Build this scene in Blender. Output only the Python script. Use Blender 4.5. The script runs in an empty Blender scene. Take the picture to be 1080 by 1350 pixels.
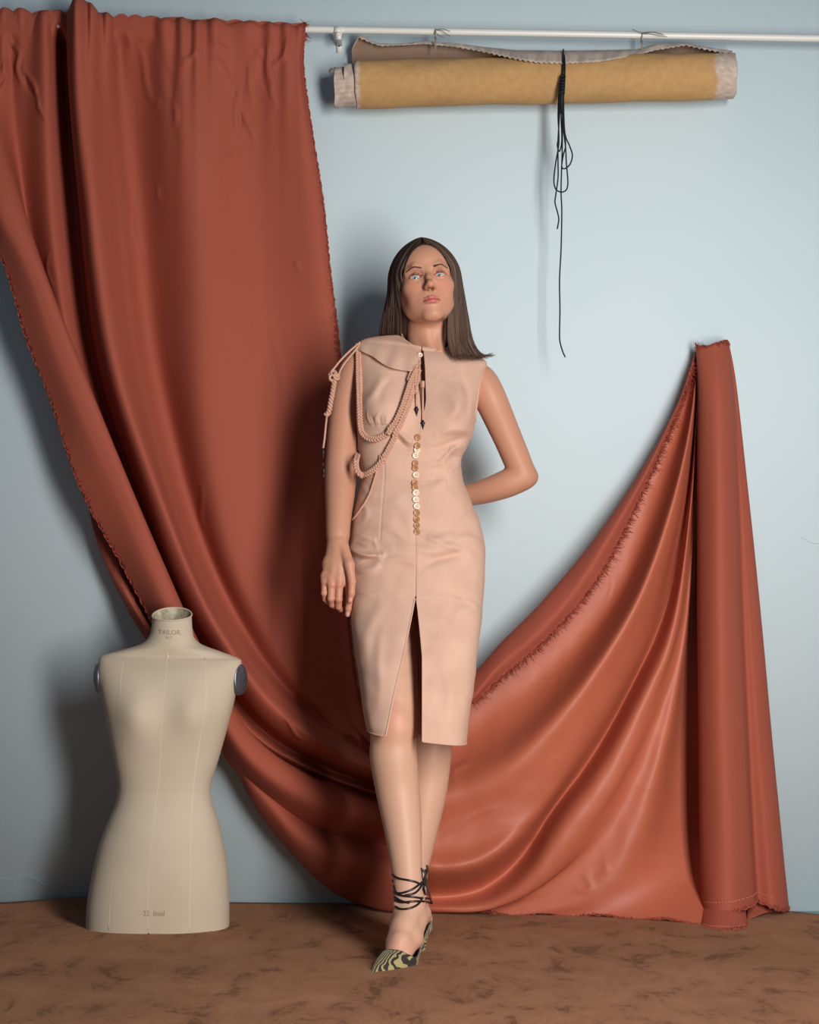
import bpy, bmesh, math, random
import numpy as np
from mathutils import Vector, Matrix
from mathutils.bvhtree import BVHTree

random.seed(7); np.random.seed(7)
SC = bpy.context.scene
COL = SC.collection
F = 2160.0; CX = 540.0; HY = 840.0; CZ = 0.75     # focal length in pixels, optical centre, camera height
WALL = 4.5

# ---------------- camera ----------------
cd = bpy.data.cameras.new('camera'); cam = bpy.data.objects.new('camera', cd); COL.objects.link(cam)
cam.location = (0, 0, CZ); cam.rotation_euler = (math.pi / 2, 0, 0)
cd.sensor_fit = 'HORIZONTAL'; cd.sensor_width = 36; cd.lens = 36 * F / 1080
cd.shift_y = (HY - 675) / 1080
SC.camera = cam
# ---------------- world ----------------
w = bpy.data.worlds.new('world'); SC.world = w; w.use_nodes = True
bg = w.node_tree.nodes['Background']; bg.inputs[0].default_value = (0.58, 0.78, 1.0, 1); bg.inputs[1].default_value = 0.095
# ---------------- lights ----------------
def area(name, loc, target, size, power, col=(1, 1, 1), sy=None):
    l = bpy.data.lights.new(name, 'AREA'); l.energy = power; l.color = col; l.size = size
    if sy: l.shape = 'RECTANGLE'; l.size_y = sy
    o = bpy.data.objects.new(name, l); COL.objects.link(o); o.location = loc
    d = Vector(target) - Vector(loc); o.rotation_euler = d.to_track_quat('-Z', 'Y').to_euler()
    return o
area('key_softbox', (1.12, 1.25, 1.25), (-0.2, 4.4, 0.85), 0.52, 116, (1.0, 0.975, 0.945), 2.2)
area('fill_bounce', (-1.2, -1.0, 2.2), (0, 4.3, 1.0), 2.4, 2, (0.85, 0.94, 1.0))
# ---------------- colour management ----------------
vs = SC.view_settings; vs.view_transform = 'Standard'; vs.look = 'None'; vs.gamma = 1; vs.use_curve_mapping = False
vs.exposure = 0.0

# ---------------- helpers ----------------
def P(px, py, Y):
    return np.array([(px - CX) / F * Y, Y, CZ - (py - HY) / F * Y])
def px_of(v):
    return CX + F * v[..., 0] / v[..., 1], HY - F * (v[..., 2] - CZ) / v[..., 1]
def s2l(c):
    return tuple((x / 255 / 12.92 if x / 255 <= .04045 else ((x / 255 + .055) / 1.055) ** 2.4) for x in c)
def cr(A, m, axis=0, t=None):
    """Catmull-Rom resampling along an axis (monotone-clamped ends)."""
    A = np.moveaxis(np.asarray(A, float), axis, 0); n = A.shape[0]
    if t is None: t = np.linspace(0, n - 1, m)
    i = np.clip(np.floor(t).astype(int), 0, n - 2); f = (t - i).reshape((-1,) + (1,) * (A.ndim - 1))
    p0 = np.where((i == 0).reshape(f.shape), 2 * A[0] - A[1], A[np.maximum(i - 1, 0)])
    p3 = np.where((i == n - 2).reshape(f.shape), 2 * A[n - 1] - A[n - 2], A[np.minimum(i + 2, n - 1)])
    p1 = A[i]; p2 = A[i + 1]
    r = .5 * (2 * p1 + (p2 - p0) * f + (2 * p0 - 5 * p1 + 4 * p2 - p3) * f ** 2 + (3 * p1 - p0 - 3 * p2 + p3) * f ** 3)
    return np.moveaxis(r, 0, axis)
def mesh_obj(name, verts, faces, mat=None, parent=None, smooth=True, loc=None):
    me = bpy.data.meshes.new(name)
    verts = np.asarray(verts, float)
    if parent is not None and parent.type == 'EMPTY': verts = verts - np.array(parent['_w'])
    elif parent is not None: verts = verts - np.array(parent['_w'])
    if isinstance(faces, np.ndarray):
        nv = len(verts); nf = len(faces); k = faces.shape[1]
        me.vertices.add(nv); me.vertices.foreach_set('co', verts.astype(np.float32).ravel())
        me.loops.add(nf * k); me.loops.foreach_set('vertex_index', faces.astype(np.int32).ravel())
        me.polygons.add(nf); me.polygons.foreach_set('loop_start', np.arange(0, nf * k, k, dtype=np.int32))
        me.update(calc_edges=True); me.validate()
    else:
        me.from_pydata([tuple(v) for v in verts], [], faces)
    if smooth: me.polygons.foreach_set('use_smooth', [True] * len(me.polygons))
    o = bpy.data.objects.new(name, me); COL.objects.link(o)
    if mat: me.materials.append(mat)
    if parent is not None:
        o.parent = parent; o['_w'] = parent['_w']
    else: o['_w'] = (0.0, 0.0, 0.0)
    return o
def empty(name, loc, label, cat):
    o = bpy.data.objects.new(name, None); COL.objects.link(o); o.location = loc; o['_w'] = tuple(float(v) for v in loc)
    o['label'] = label; o['category'] = cat; o.empty_display_size = .05
    return o
def tag(o, label, cat=None, group=None, kind=None):
    if label: o['label'] = label
    if cat: o['category'] = cat
    if group: o['group'] = group
    if kind: o['kind'] = kind
    return o
def gridfaces(n, m, closed=False):
    i = np.arange(n - 1)[:, None]; j = np.arange(m if closed else m - 1)[None, :]
    a = i * m + j; b = i * m + (j + 1) % m; c = (i + 1) * m + (j + 1) % m; d = (i + 1) * m + j
    return np.stack([a, b, c, d], -1).reshape(-1, 4)
def grid_obj(name, G, mat, parent=None, flip=False):
    n, m = G.shape[:2]; f = gridfaces(n, m)
    if flip: f = f[:, ::-1]
    return mesh_obj(name, G.reshape(-1, 3), f, mat, parent)
class MB:
    """collects several shapes for one mesh object"""
    def __init__(s): s.v = []; s.f = []; s.n = 0
    def add(s, v, f):
        s.v.append(np.asarray(v, float)); f = np.asarray(f)
        if f.shape[1] == 3: f = np.concatenate([f, f[:, 2:3]], 1) if False else f
        s.f.append((f + s.n)); s.n += len(v)
    def tube(s, pts, r, k=8, cap=True, flat=None):
        v, f = tube_geo(pts, r, k, flat); s.add(v, f)
    def box(s, c, h, R=None):
        v = np.array([[x, y, z] for x in (-1, 1) for y in (-1, 1) for z in (-1, 1)], float) * np.array(h)
        if R is not None: v = v @ np.array(R).T
        v = v + np.array(c)
        s.add(v, [[0, 1, 3, 2], [4, 6, 7, 5], [0, 4, 5, 1], [2, 3, 7, 6], [0, 2, 6, 4], [1, 5, 7, 3]])
    def build(s, name, mat, parent=None, smooth=True):
        return mesh_obj(name, np.concatenate(s.v), np.concatenate(s.f), mat, parent, smooth)
def tube_geo(pts, r, k=8, flat=None):
    p = np.asarray(pts, float); n = len(p)
    r = np.full(n, r, float) if np.isscalar(r) else np.asarray(r, float)
    # closed ends by collapsed rings
    p = np.concatenate([p[:1], p, p[-1:]]); r = np.concatenate([[1e-5], r, [1e-5]]); n += 2
    t = np.gradient(p[1:-1], axis=0); t = np.concatenate([t[:1], t, t[-1:]])
    t /= np.linalg.norm(t, axis=1)[:, None] + 1e-12
    up = np.array([0, 0, 1.]) if abs(t[1][2]) < .9 else np.array([0, 1., 0])
    N = np.zeros_like(p); a = np.cross(t[0], up); a /= np.linalg.norm(a)
    for i in range(n):
        a = a - t[i] * a.dot(t[i]); a /= np.linalg.norm(a) + 1e-12; N[i] = a
    B = np.cross(t, N); th = np.arange(k) / k * 2 * math.pi
    fl = 1.0 if flat is None else flat
    v = p[:, None] + r[:, None, None] * (np.cos(th)[None, :, None] * N[:, None] + fl * np.sin(th)[None, :, None] * B[:, None])
    return v.reshape(-1, 3), gridfaces(n, k, True)
def ramp_noise(x, seed, freqs=(3, 7, 15), amps=(1, .5, .25)):
    rs = np.random.RandomState(seed); o = np.zeros_like(x)
    for f, a in zip(freqs, amps):
        for _ in range(3): o += a / 3 * np.sin(x * f * rs.uniform(.7, 1.3) * 6.283 + rs.uniform(0, 6.28))
    return o
def noise2(x, y, seed, f, n=10):
    """sum of randomly directed sines, about [-1, 1]"""
    rs = np.random.RandomState(seed); o = np.zeros_like(x)
    for _ in range(n):
        a = rs.uniform(0, 6.28); g = f * rs.uniform(.6, 1.5)
        o += np.sin((x * math.cos(a) + y * math.sin(a)) * g + rs.uniform(0, 6.28))
    return o / math.sqrt(n)

# ---------------- materials ----------------
def mat(name, col, rough=.7, spec=.3, noise=None, bump=None, sheen=0, metal=0, coat=0, sss=0, attr=None, aniso=0):
    """noise=(scale, amount, colour2[, sx,sy,sz]), bump=(scale, strength, dist)"""
    m = bpy.data.materials.new(name); m.use_nodes = True; nt = m.node_tree; b = nt.nodes['Principled BSDF']
    b.inputs['Roughness'].default_value = rough; b.inputs['Specular IOR Level'].default_value = spec
    b.inputs['Metallic'].default_value = metal; b.inputs['Sheen Weight'].default_value = sheen
    b.inputs['Sheen Roughness'].default_value = .4; b.inputs['Sheen Tint'].default_value = (*s2l(col), 1)
    b.inputs['Coat Weight'].default_value = coat
    if sss: b.inputs['Subsurface Weight'].default_value = sss; b.inputs['Subsurface Radius'].default_value = (.012, .004, .002); b.inputs['Subsurface Scale'].default_value = 1.0
    c = (*s2l(col), 1); b.inputs['Base Color'].default_value = c
    tc = nt.nodes.new('ShaderNodeTexCoord'); src = None
    if attr:
        a = nt.nodes.new('ShaderNodeVertexColor'); a.layer_name = attr; src = a.outputs['Color']
    if noise:
        mp = nt.nodes.new('ShaderNodeMapping'); nt.links.new(tc.outputs['Object'], mp.inputs[0])
        if len(noise) > 3: mp.inputs['Scale'].default_value = noise[3]
        n = nt.nodes.new('ShaderNodeTexNoise'); n.inputs['Scale'].default_value = noise[0]; n.inputs['Detail'].default_value = 6
        nt.links.new(mp.outputs[0], n.inputs[0])
        r = nt.nodes.new('ShaderNodeMapRange'); r.inputs[1].default_value = .35; r.inputs[2].default_value = .68
        r.inputs[3].default_value = 0; r.inputs[4].default_value = noise[1]; nt.links.new(n.outputs[0], r.inputs[0])
        mx = nt.nodes.new('ShaderNodeMix'); mx.data_type = 'RGBA'; nt.links.new(r.outputs[0], mx.inputs[0])
        if src: nt.links.new(src, mx.inputs[6])
        else: mx.inputs[6].default_value = c
        mx.inputs[7].default_value = (*s2l(noise[2]), 1); src = mx.outputs[2]
    if src: nt.links.new(src, b.inputs['Base Color'])
    if bump:
        mp = nt.nodes.new('ShaderNodeMapping'); nt.links.new(tc.outputs['Object'], mp.inputs[0])
        if len(bump) > 3: mp.inputs['Scale'].default_value = bump[3]
        n = nt.nodes.new('ShaderNodeTexNoise'); n.inputs['Scale'].default_value = bump[0]; n.inputs['Detail'].default_value = 5
        nt.links.new(mp.outputs[0], n.inputs[0])
        bp = nt.nodes.new('ShaderNodeBump'); bp.inputs['Strength'].default_value = bump[1]; bp.inputs['Distance'].default_value = bump[2]
        nt.links.new(n.outputs[0], bp.inputs['Height']); nt.links.new(bp.outputs[0], b.inputs['Normal'])
    return m
M = {}
M['wall'] = mat('pale_blue_plaster', (205, 221, 226), .85, .15, (2.2, .35, (200, 218, 224)), (30, .10, .003))
M['floor'] = mat('painted_floor', (203, 219, 221), .8, .2, None, (30, .1, .002))
M['drape'] = mat('terracotta_linen', (158, 80, 61), .78, .25, (2.5, .4, (158, 77, 58)), (620, .35, .0007, (1, 1, .35)), sheen=.15)
M['satin'] = mat('terracotta_satin', (184, 99, 72), .54, .45, (3.0, .4, (168, 86, 63)), (300, .22, .0008, (1, 1, .25)), sheen=.1)
M['fray'] = mat('frayed_threads', (165, 84, 66), .9, .1, (90, .6, (120, 52, 44)))
M['rod'] = mat('white_enamel', (226, 224, 216), .35, .5)
M['screw'] = mat('dark_screw', (60, 72, 74), .4, .5, metal=.7)
M['form'] = mat('aged_canvas_form', (199, 184, 162), .72, .25, (5, .55, (184, 167, 142)), (260, .12, .0006), sheen=.05)
M['form_in'] = mat('papier_mache_inside', (200, 190, 165), .9, .1, (45, 1, (110, 98, 78)))
M['plate'] = mat('grey_metal_plate', (112, 114, 124), .38, .5, metal=.75)
M['ink'] = mat('faded_ink', (146, 128, 108), .9, .1)
M['seam'] = mat('pale_seam_tape', (206, 191, 168), .8, .2)
M['carpet'] = None
# ---------------- setting ----------------
def carpet_mat():
    m = bpy.data.materials.new('brown_suede'); m.use_nodes = True; nt = m.node_tree; b = nt.nodes['Principled BSDF']
    b.inputs['Roughness'].default_value = .95; b.inputs['Specular IOR Level'].default_value = .05; b.inputs['Sheen Weight'].default_value = .25
    b.inputs['Sheen Roughness'].default_value = .45; b.inputs['Sheen Tint'].default_value = (*s2l((190, 140, 110)), 1)
    tc = nt.nodes.new('ShaderNodeTexCoord')
    def nz(scale, det, mp_s, dist=0, rough=.5):
        mp = nt.nodes.new('ShaderNodeMapping'); mp.inputs['Scale'].default_value = mp_s; nt.links.new(tc.outputs['Object'], mp.inputs[0])
        n = nt.nodes.new('ShaderNodeTexNoise'); n.inputs['Scale'].default_value = scale; n.inputs['Detail'].default_value = det
        n.inputs['Distortion'].default_value = dist; n.inputs['Roughness'].default_value = rough; nt.links.new(mp.outputs[0], n.inputs[0]); return n
    n1 = nz(8.5, 10, (1, .6, 1), .5, .72); n2 = nz(2.0, 3, (1, 1, 1)); n3 = nz(240, 3, (1, 1, 1))
    r1 = nt.nodes.new('ShaderNodeValToRGB'); e = r1.color_ramp.elements
    e[0].position = .38; e[0].color = (*s2l((92, 61, 46)), 1); e[1].position = .62; e[1].color = (*s2l((148, 107, 80)), 1)
    k = r1.color_ramp.elements.new(.455); k.color = (*s2l((134, 93, 68)), 1)
    nt.links.new(n1.outputs[0], r1.inputs[0])
    mx = nt.nodes.new('ShaderNodeMix'); mx.data_type = 'RGBA'; mx.blend_type = 'MULTIPLY'; mx.inputs[0].default_value = .45
    r2 = nt.nodes.new('ShaderNodeMapRange'); r2.inputs[1].default_value = .3; r2.inputs[2].default_value = .7; r2.inputs[3].default_value = .55; r2.inputs[4].default_value = 1.15
    nt.links.new(n2.outputs[0], r2.inputs[0]); nt.links.new(r1.outputs[0], mx.inputs[6]); nt.links.new(r2.outputs[0], mx.inputs[7])
    nt.links.new(mx.outputs[2], b.inputs['Base Color'])
    bp = nt.nodes.new('ShaderNodeBump'); bp.inputs['Strength'].default_value = .5; bp.inputs['Distance'].default_value = .002
    nt.links.new(n3.outputs[0], bp.inputs['Height'])
    bp2 = nt.nodes.new('ShaderNodeBump'); bp2.inputs['Strength'].default_value = .35; bp2.inputs['Distance'].default_value = .012
    nt.links.new(n1.outputs[0], bp2.inputs['Height']); nt.links.new(bp.outputs[0], bp2.inputs['Normal'])
    nt.links.new(bp2.outputs[0], b.inputs['Normal'])
    return m
M['carpet'] = carpet_mat()
mb = MB(); mb.box((0, WALL + .06, 1.7), (3.4, .06, 1.75)); tag(mb.build('wall_back', M['wall'], None, False), None, kind='structure')
mb = MB(); mb.box((0, 1.9, -.06), (3.4, 2.66, .06 - .003)); tag(mb.build('floor', M['floor'], None, False), None, kind='structure')
# hairline cracks at the foot of the wall
mb = MB()
for seq in ([(-4, 1157), (14, 1160), (30, 1156), (44, 1158), (56, 1165), (62, 1167)],):
    mb.tube(cr([P(a, b, WALL - .0005) for a, b in seq], 30), .0011, 5)
mb.tube(cr([P(a, b, WALL - .0005) for a, b in [(1056, 709), (1062, 711), (1068, 715), (1084, 718)]], 20), .0004, 5)
o = mb.build('wall_crack_1', mat('crack_shadow', (150, 162, 165), .9, .1)); tag(o, None, kind='structure'); o['label'] = 'hairline cracks in the pale blue plaster'

# carpet: a suede sheet whose far edge rides up the wall on the left and drops away on the right
def build_carpet():
    nx, ny = 220, 150
    xs = np.linspace(-2.6, 2.6, nx)
    edge = np.interp(xs, [-2.6, -1.2, .85, .98, 1.04, 1.12, 1.4, 2.6], [4.47, 4.47, 4.49, 4.45, 4.42, 4.35, 4.28, 4.2])
    rise = np.interp(xs, [-2.6, -1.4, -1.1, -.9, -.7, -.5, .0, .4, 2.6], [.02, .03, .018, .034, .024, .018, .012, .002, .002])
    v = np.zeros((nx, ny, 3)); t = np.linspace(0, 1, ny) ** .8
    for i in range(nx):
        y = -.5 + (edge[i] + .5) * t
        z = .004 + rise[i] * np.clip((y - (edge[i] - .16)) / .16, 0, 1) ** 2
        z = z + .0035 * (1 + noise2(np.full(ny, xs[i]), y, 5, 5.)) * np.clip((4.4 - y) * 3, 0, 1) * .5
        v[i, :, 0] = xs[i]; v[i, :, 1] = y; v[i, :, 2] = z
    o = grid_obj('carpet', v, M['carpet']); m = o.modifiers.new('s', 'SOLIDIFY'); m.thickness = .004; m.offset = -1
    tag(o, 'mottled brown suede sheet covering the studio floor', 'carpet')
build_carpet()

# ---------------- curtain rod ----------------
rodL = P(-30, 31, WALL - .075); rodR = P(1130, 51.5, WALL - .075)
rod_e = empty('curtain_rod', tuple(rodL), 'thin white enamel rod fixed high on the blue wall', 'rod')
mb = MB(); mb.tube([rodL + (rodR - rodL) * t for t in np.linspace(0, 1, 30)], .0092, 16); mb.build('rod', M['rod'], rod_e)
mb = MB(); c = P(446, 41, WALL - .075)
mb.tube([c + np.array([-.0105, 0, .0]), c + np.array([.0105, 0, 0])], .0122, 18)
o = mb.build('collar', M['rod'], rod_e)
mb = MB(); mb.box(P(447.5, 58, WALL - .002), (.0072, .002, .024)); mb.box(P(447, 52, WALL - .045), (.0068, .045, .0035)); mb.box(P(447, 47.5, WALL - .075), (.0068, .004, .010))
br = mb.build('bracket', M['rod'], rod_e, False)
mb = MB(); q = P(447.5, 60, WALL - .005); mb.tube([q, q + np.array([0, -.002, 0])], .0036, 12); mb.build('screw', M['screw'], br)

# ---------------- fabric drape ----------------
drape = empty('fabric_drape', (0.0, 4.4, 0.0), 'terracotta cloth gathered on the rod, swooping behind the woman and pinned up at right', 'fabric')
def strands(S, nu, nv, amp=1.0, mid=.08):
    n = max(len(s) for s in S); A = []
    for s in S:
        p = np.array([P(a, b, WALL - max(.008, mid + (d - mid) * amp)) for a, b, d in s])
        p = cr(p, 40)
        A.append(p)
    A = np.stack(A, 1)                       # (40, strands, 3)
    A = cr(A, nu, 0); A = cr(A, nv, 1)
    A[..., 1] = np.minimum(A[..., 1], WALL - .004)
    return A
def clampz(G, z0=.011):
    G[..., 2] = np.maximum(G[..., 2], z0 + .004 * np.sin(G[..., 0] * 40)); return G
def wrinkle(G, L):
    """raised / sunk creases given as (x1,y1,x2,y2,width,amp) in the plane of the cloth as seen square on"""
    px, py = px_of(G); D = np.zeros(px.shape)
    for x1, y1, x2, y2, wd, am in L:
        dx, dy = x2 - x1, y2 - y1; L2 = dx * dx + dy * dy; wd = max(2.2, wd * .85)
        t = np.clip(((px - x1) * dx + (py - y1) * dy) / L2, 0, 1)
        bend = 3 * np.sin(t * 5 + x1) * wd / 3
        nx_, ny_ = -dy / math.sqrt(L2), dx / math.sqrt(L2)
        d = np.hypot(px - x1 - t * dx - nx_ * bend, py - y1 - t * dy - ny_ * bend)
        D += am * np.exp(-(d / wd) ** 2) * np.sin(np.clip(t, .03, .97) * math.pi) ** .5
    G[..., 1] -= D; return G
LS = [
 [(402,37,.09),(400,90,.075),(412,178,.07),(426,267,.07),(435,355,.07),(446,444,.07),(453,533,.06),(456,640,.055),(458,740,.05),(461,830,.05),(476,925,.06),(505,978,.08),(545,995,.09)],
 [(384,36,.10),(385,90,.10),(395,178,.095),(407,267,.09),(415,355,.09),(422,444,.085),(428,533,.08),(432,640,.08),(436,740,.075),(442,830,.075),(458,925,.08),(490,980,.10),(545,1005,.10)],
 [(325,33,.10),(322,90,.08),(325,178,.07),(335,267,.07),(345,355,.07),(355,444,.07),(365,533,.07),(375,640,.07),(388,740,.07),(405,830,.07),(435,915,.075),(480,975,.09),(545,1012,.09)],
 [(249,30,.11),(249,90,.12),(249,178,.13),(252,267,.13),(258,355,.13),(264,444,.13),(270,533,.13),(285,640,.12),(310,740,.11),(350,830,.10),(395,905,.09),(462,972,.085),(545,1018,.09)],
 [(166,28,.08),(170,90,.05),(178,178,.04),(187,267,.04),(195,355,.04),(204,444,.04),(220,533,.04),(245,640,.045),(278,740,.05),(322,830,.06),(378,910,.075),(455,974,.09),(545,1024,.09)],
 [(142,25,.11),(143,90,.10),(148,178,.09),(156,267,.09),(164,355,.09),(175,444,.09),(192,533,.09),(220,640,.10),(255,740,.11),(305,835,.12),(368,920,.13),(448,980,.14),(545,1028,.14)],
 [(106,5,.15),(108,89,.17),(114,178,.175),(124,267,.175),(134,355,.175),(147,444,.175),(169,533,.175),(206,640,.175),(247,748,.18),(292,838,.18),(357,928,.18),(440,990,.18),(545,1033,.17)],
 [(89,14,.13),(90,89,.14),(97,178,.14),(107,267,.14),(116,355,.14),(129,444,.14),(151,533,.14),(188,640,.14),(230,755,.14),(280,850,.14),(345,943,.14),(435,1003,.14),(545,1043,.13)],
 [(84,25,.03),(86,89,.012),(92,178,.012),(100,267,.012),(108,355,.012),(119,444,.012),(140,533,.015),(178,640,.02),(222,755,.03),(270,855,.04),(340,955,.05),(430,1012,.07),(545,1052,.08)],
 [(58,22,.10),(60,89,.11),(62,178,.11),(66,267,.10),(75,355,.09),(90,444,.08),(118,533,.07),(160,640,.06),(208,755,.06),(260,860,.07),(330,963,.09),(425,1020,.11),(545,1060,.11)],
 [(20,20,.08),(18,89,.07),(22,178,.06),(32,267,.045),(48,355,.035),(70,444,.03),(102,533,.03),(150,640,.03),(200,755,.035),(255,865,.05),(325,970,.07),(420,1027,.08),(545,1068,.09)],
 [(-45,18,.10),(-35,89,.12),(-5,178,.14),(27,267,.16),(58,355,.17),(92,444,.17),(128,533,.17),(172,640,.165),(220,752,.155),(270,862,.15),(335,972,.155),(430,1036,.17),(545,1078,.165)],
 [(-70,18,.13),(-60,89,.14),(-40,178,.17),(-6,267,.19),(37,355,.195),(68,444,.195),(102,533,.195),(150,640,.19),(202,760,.185),(257,880,.185),(327,1000,.19),(425,1065,.195),(545,1098,.18)],
 [(-120,18,.12),(-100,89,.12),(-70,178,.14),(-30,267,.15),(8,355,.155),(34,444,.155),(66,525,.155),(107,645,.15),(165,752,.14),(222,860,.11),(305,1010,.11),(412,1095,.11),(545,1122,.11)],
]
L_ = []
for s in LS:                                   # the cloth turns over the rod: behind, over the top, then down
    x, y, d = s[0]
    L_.append([(x, y + 24, .050), (x, y + 3, .058)] + [(x, y, d)] + s[1:])
L_ = [s + [(574, s[-1][1] + 4, .028), (604, s[-1][1] + 6, .010)] for s in L_]      # runs on behind the swag
GL = strands(L_, 450, 330, 1.15)
def panel_detail(G):
    px, py = px_of(G)
    top = np.exp(-np.maximum(py - 20, 0) / 26.)
    sc = np.abs(np.sin(px * .11 + 1.6 * np.sin(px * .037))) ** .7
    G[..., 2] += (sc - .6) * .011 * top * (1 - .6 * np.clip((px - 260) / 140, 0, 1))
    hump = np.exp(-((px - 100) / 15) ** 2) * top
    G[..., 1] -= .012 * np.sin(px * .22 + 2 * np.sin(px * .05)) * np.exp(-np.maximum(py - 20, 0) / 75.) * (1 - .5 * np.clip((px - 260) / 140, 0, 1))
    W = [(280,75,314,120,3,.006),(314,120,335,190,3,.007),(314,120,309,185,2.5,.006),(325,80,335,140,2.5,.005),(309,185,290,280,3,.004),
         (350,55,358,110,3,.006),(330,60,350,75,3,.004),(385,50,360,90,4,.005),(358,110,362,140,2.5,.004),(228,130,232,165,3,.004),
         (310,330,318,365,2.5,.003),(388,345,400,360,2.5,.003),(335,470,340,400,3,.003),(300,200,288,240,3,.004),(205,130,213,145,3,.003),
         (12,45,24,70,3,.008),(24,70,27,110,3,.006),(33,90,50,130,3,.007),(50,130,60,160,2.5,.005),(5,80,9,100,2.5,.007),(9,100,2,120,2.5,.007),
         (152,25,172,60,4,.006),(180,60,205,140,4,.005),(205,245,213,265,2,.003),(175,280,185,330,4,.004),(62,335,68,380,3,.003),
         (283,50,300,72,3,.005),(255,60,248,90,5,.005),(262,640,272,700,4,.003),(345,60,330,110,4,.003),
         (375,950,400,975,3,.006),(400,968,440,985,3,.005),(455,965,480,985,5,.012),(440,985,475,978,4,.008)]
    wrinkle(G, [(a, b, c, e, w, m * 1.5) for a, b, c, e, w, m in W])
    wrinkle(G, [(300,90,322,150,3,-.005),(322,110,312,180,3,-.005),(345,75,352,130,3,-.004),(30,95,46,128,3,-.005),(8,60,16,110,3,-.004),(60,60,70,120,4,.005),(120,60,128,160,5,.004),(215,60,225,150,5,-.003),(230,70,236,170,4,.004),(330,300,345,420,5,.0025),(290,420,300,560,6,-.0025),(360,420,372,560,6,.0025)])
    G[..., 1] -= .0016 * noise2(px, py * .35, 11, .07, 14) * np.clip((px + 150) / 100, 0, 1)
    yr = 31 + (px + 30) / 1160 * 20.5          # where the rod passes
    front = np.arange(G.shape[0])[:, None] > 33
    near = np.exp(-((py - yr) / 20.) ** 4)
    G[..., 1] = np.where(front, G[..., 1] * (1 - near) + np.minimum(G[..., 1], WALL - .091) * near, G[..., 1])
    G[..., 1] = np.minimum(G[..., 1], WALL - .004)
    return G
GL = panel_detail(GL)
SOLID = .0016
def cloth(name, G, mat_, flip=False):
    o = grid_obj(name, G, mat_, drape, flip); m = o.modifiers.new('s', 'SOLIDIFY'); m.thickness = SOLID; m.offset = 0; return o
oL = cloth('hanging_panel', clampz(GL), M['drape'])
MS = [
 [(132,620,.04),(176,735,.04),(228,850,.05),(300,970,.06),(350,1020,.08),(420,1080,.09),(545,1118,.10)],
 [(130,622,.06),(164,750,.09),(208,842,.10),(295,968,.11),(348,1042,.13),(418,1108,.16),(545,1146,.17)],
 [(128,624,.07),(152,748,.10),(195,832,.12),(290,972,.12),(345,1058,.13),(418,1132,.16),(545,1172,.17)],
 [(112,628,.06),(127,712,.08),(173,812,.08),(230,895,.08),(292,980,.08),(345,1077,.09),(425,1165,.10),(490,1196,.11),(545,1203,.11)],
 [(118,630,.04),(140,712,.03),(183,805,.03),(240,890,.03),(300,970,.03),(353,1067,.04),(430,1150,.05),(495,1180,.06),(545,1190,.07)],
]
MS = [s + [(572, min(s[-1][1] + 2, 1203), .028), (602, min(s[-1][1] + 4, 1203), .010)] for s in MS]
GM = strands(MS, 230, 120, 1.2, .08); pxm, pym = px_of(GM); GM[..., 1] -= .0016 * noise2(pxm, pym, 21, .06)
oM = cloth('lower_fold', clampz(GM), M['drape'])
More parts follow.
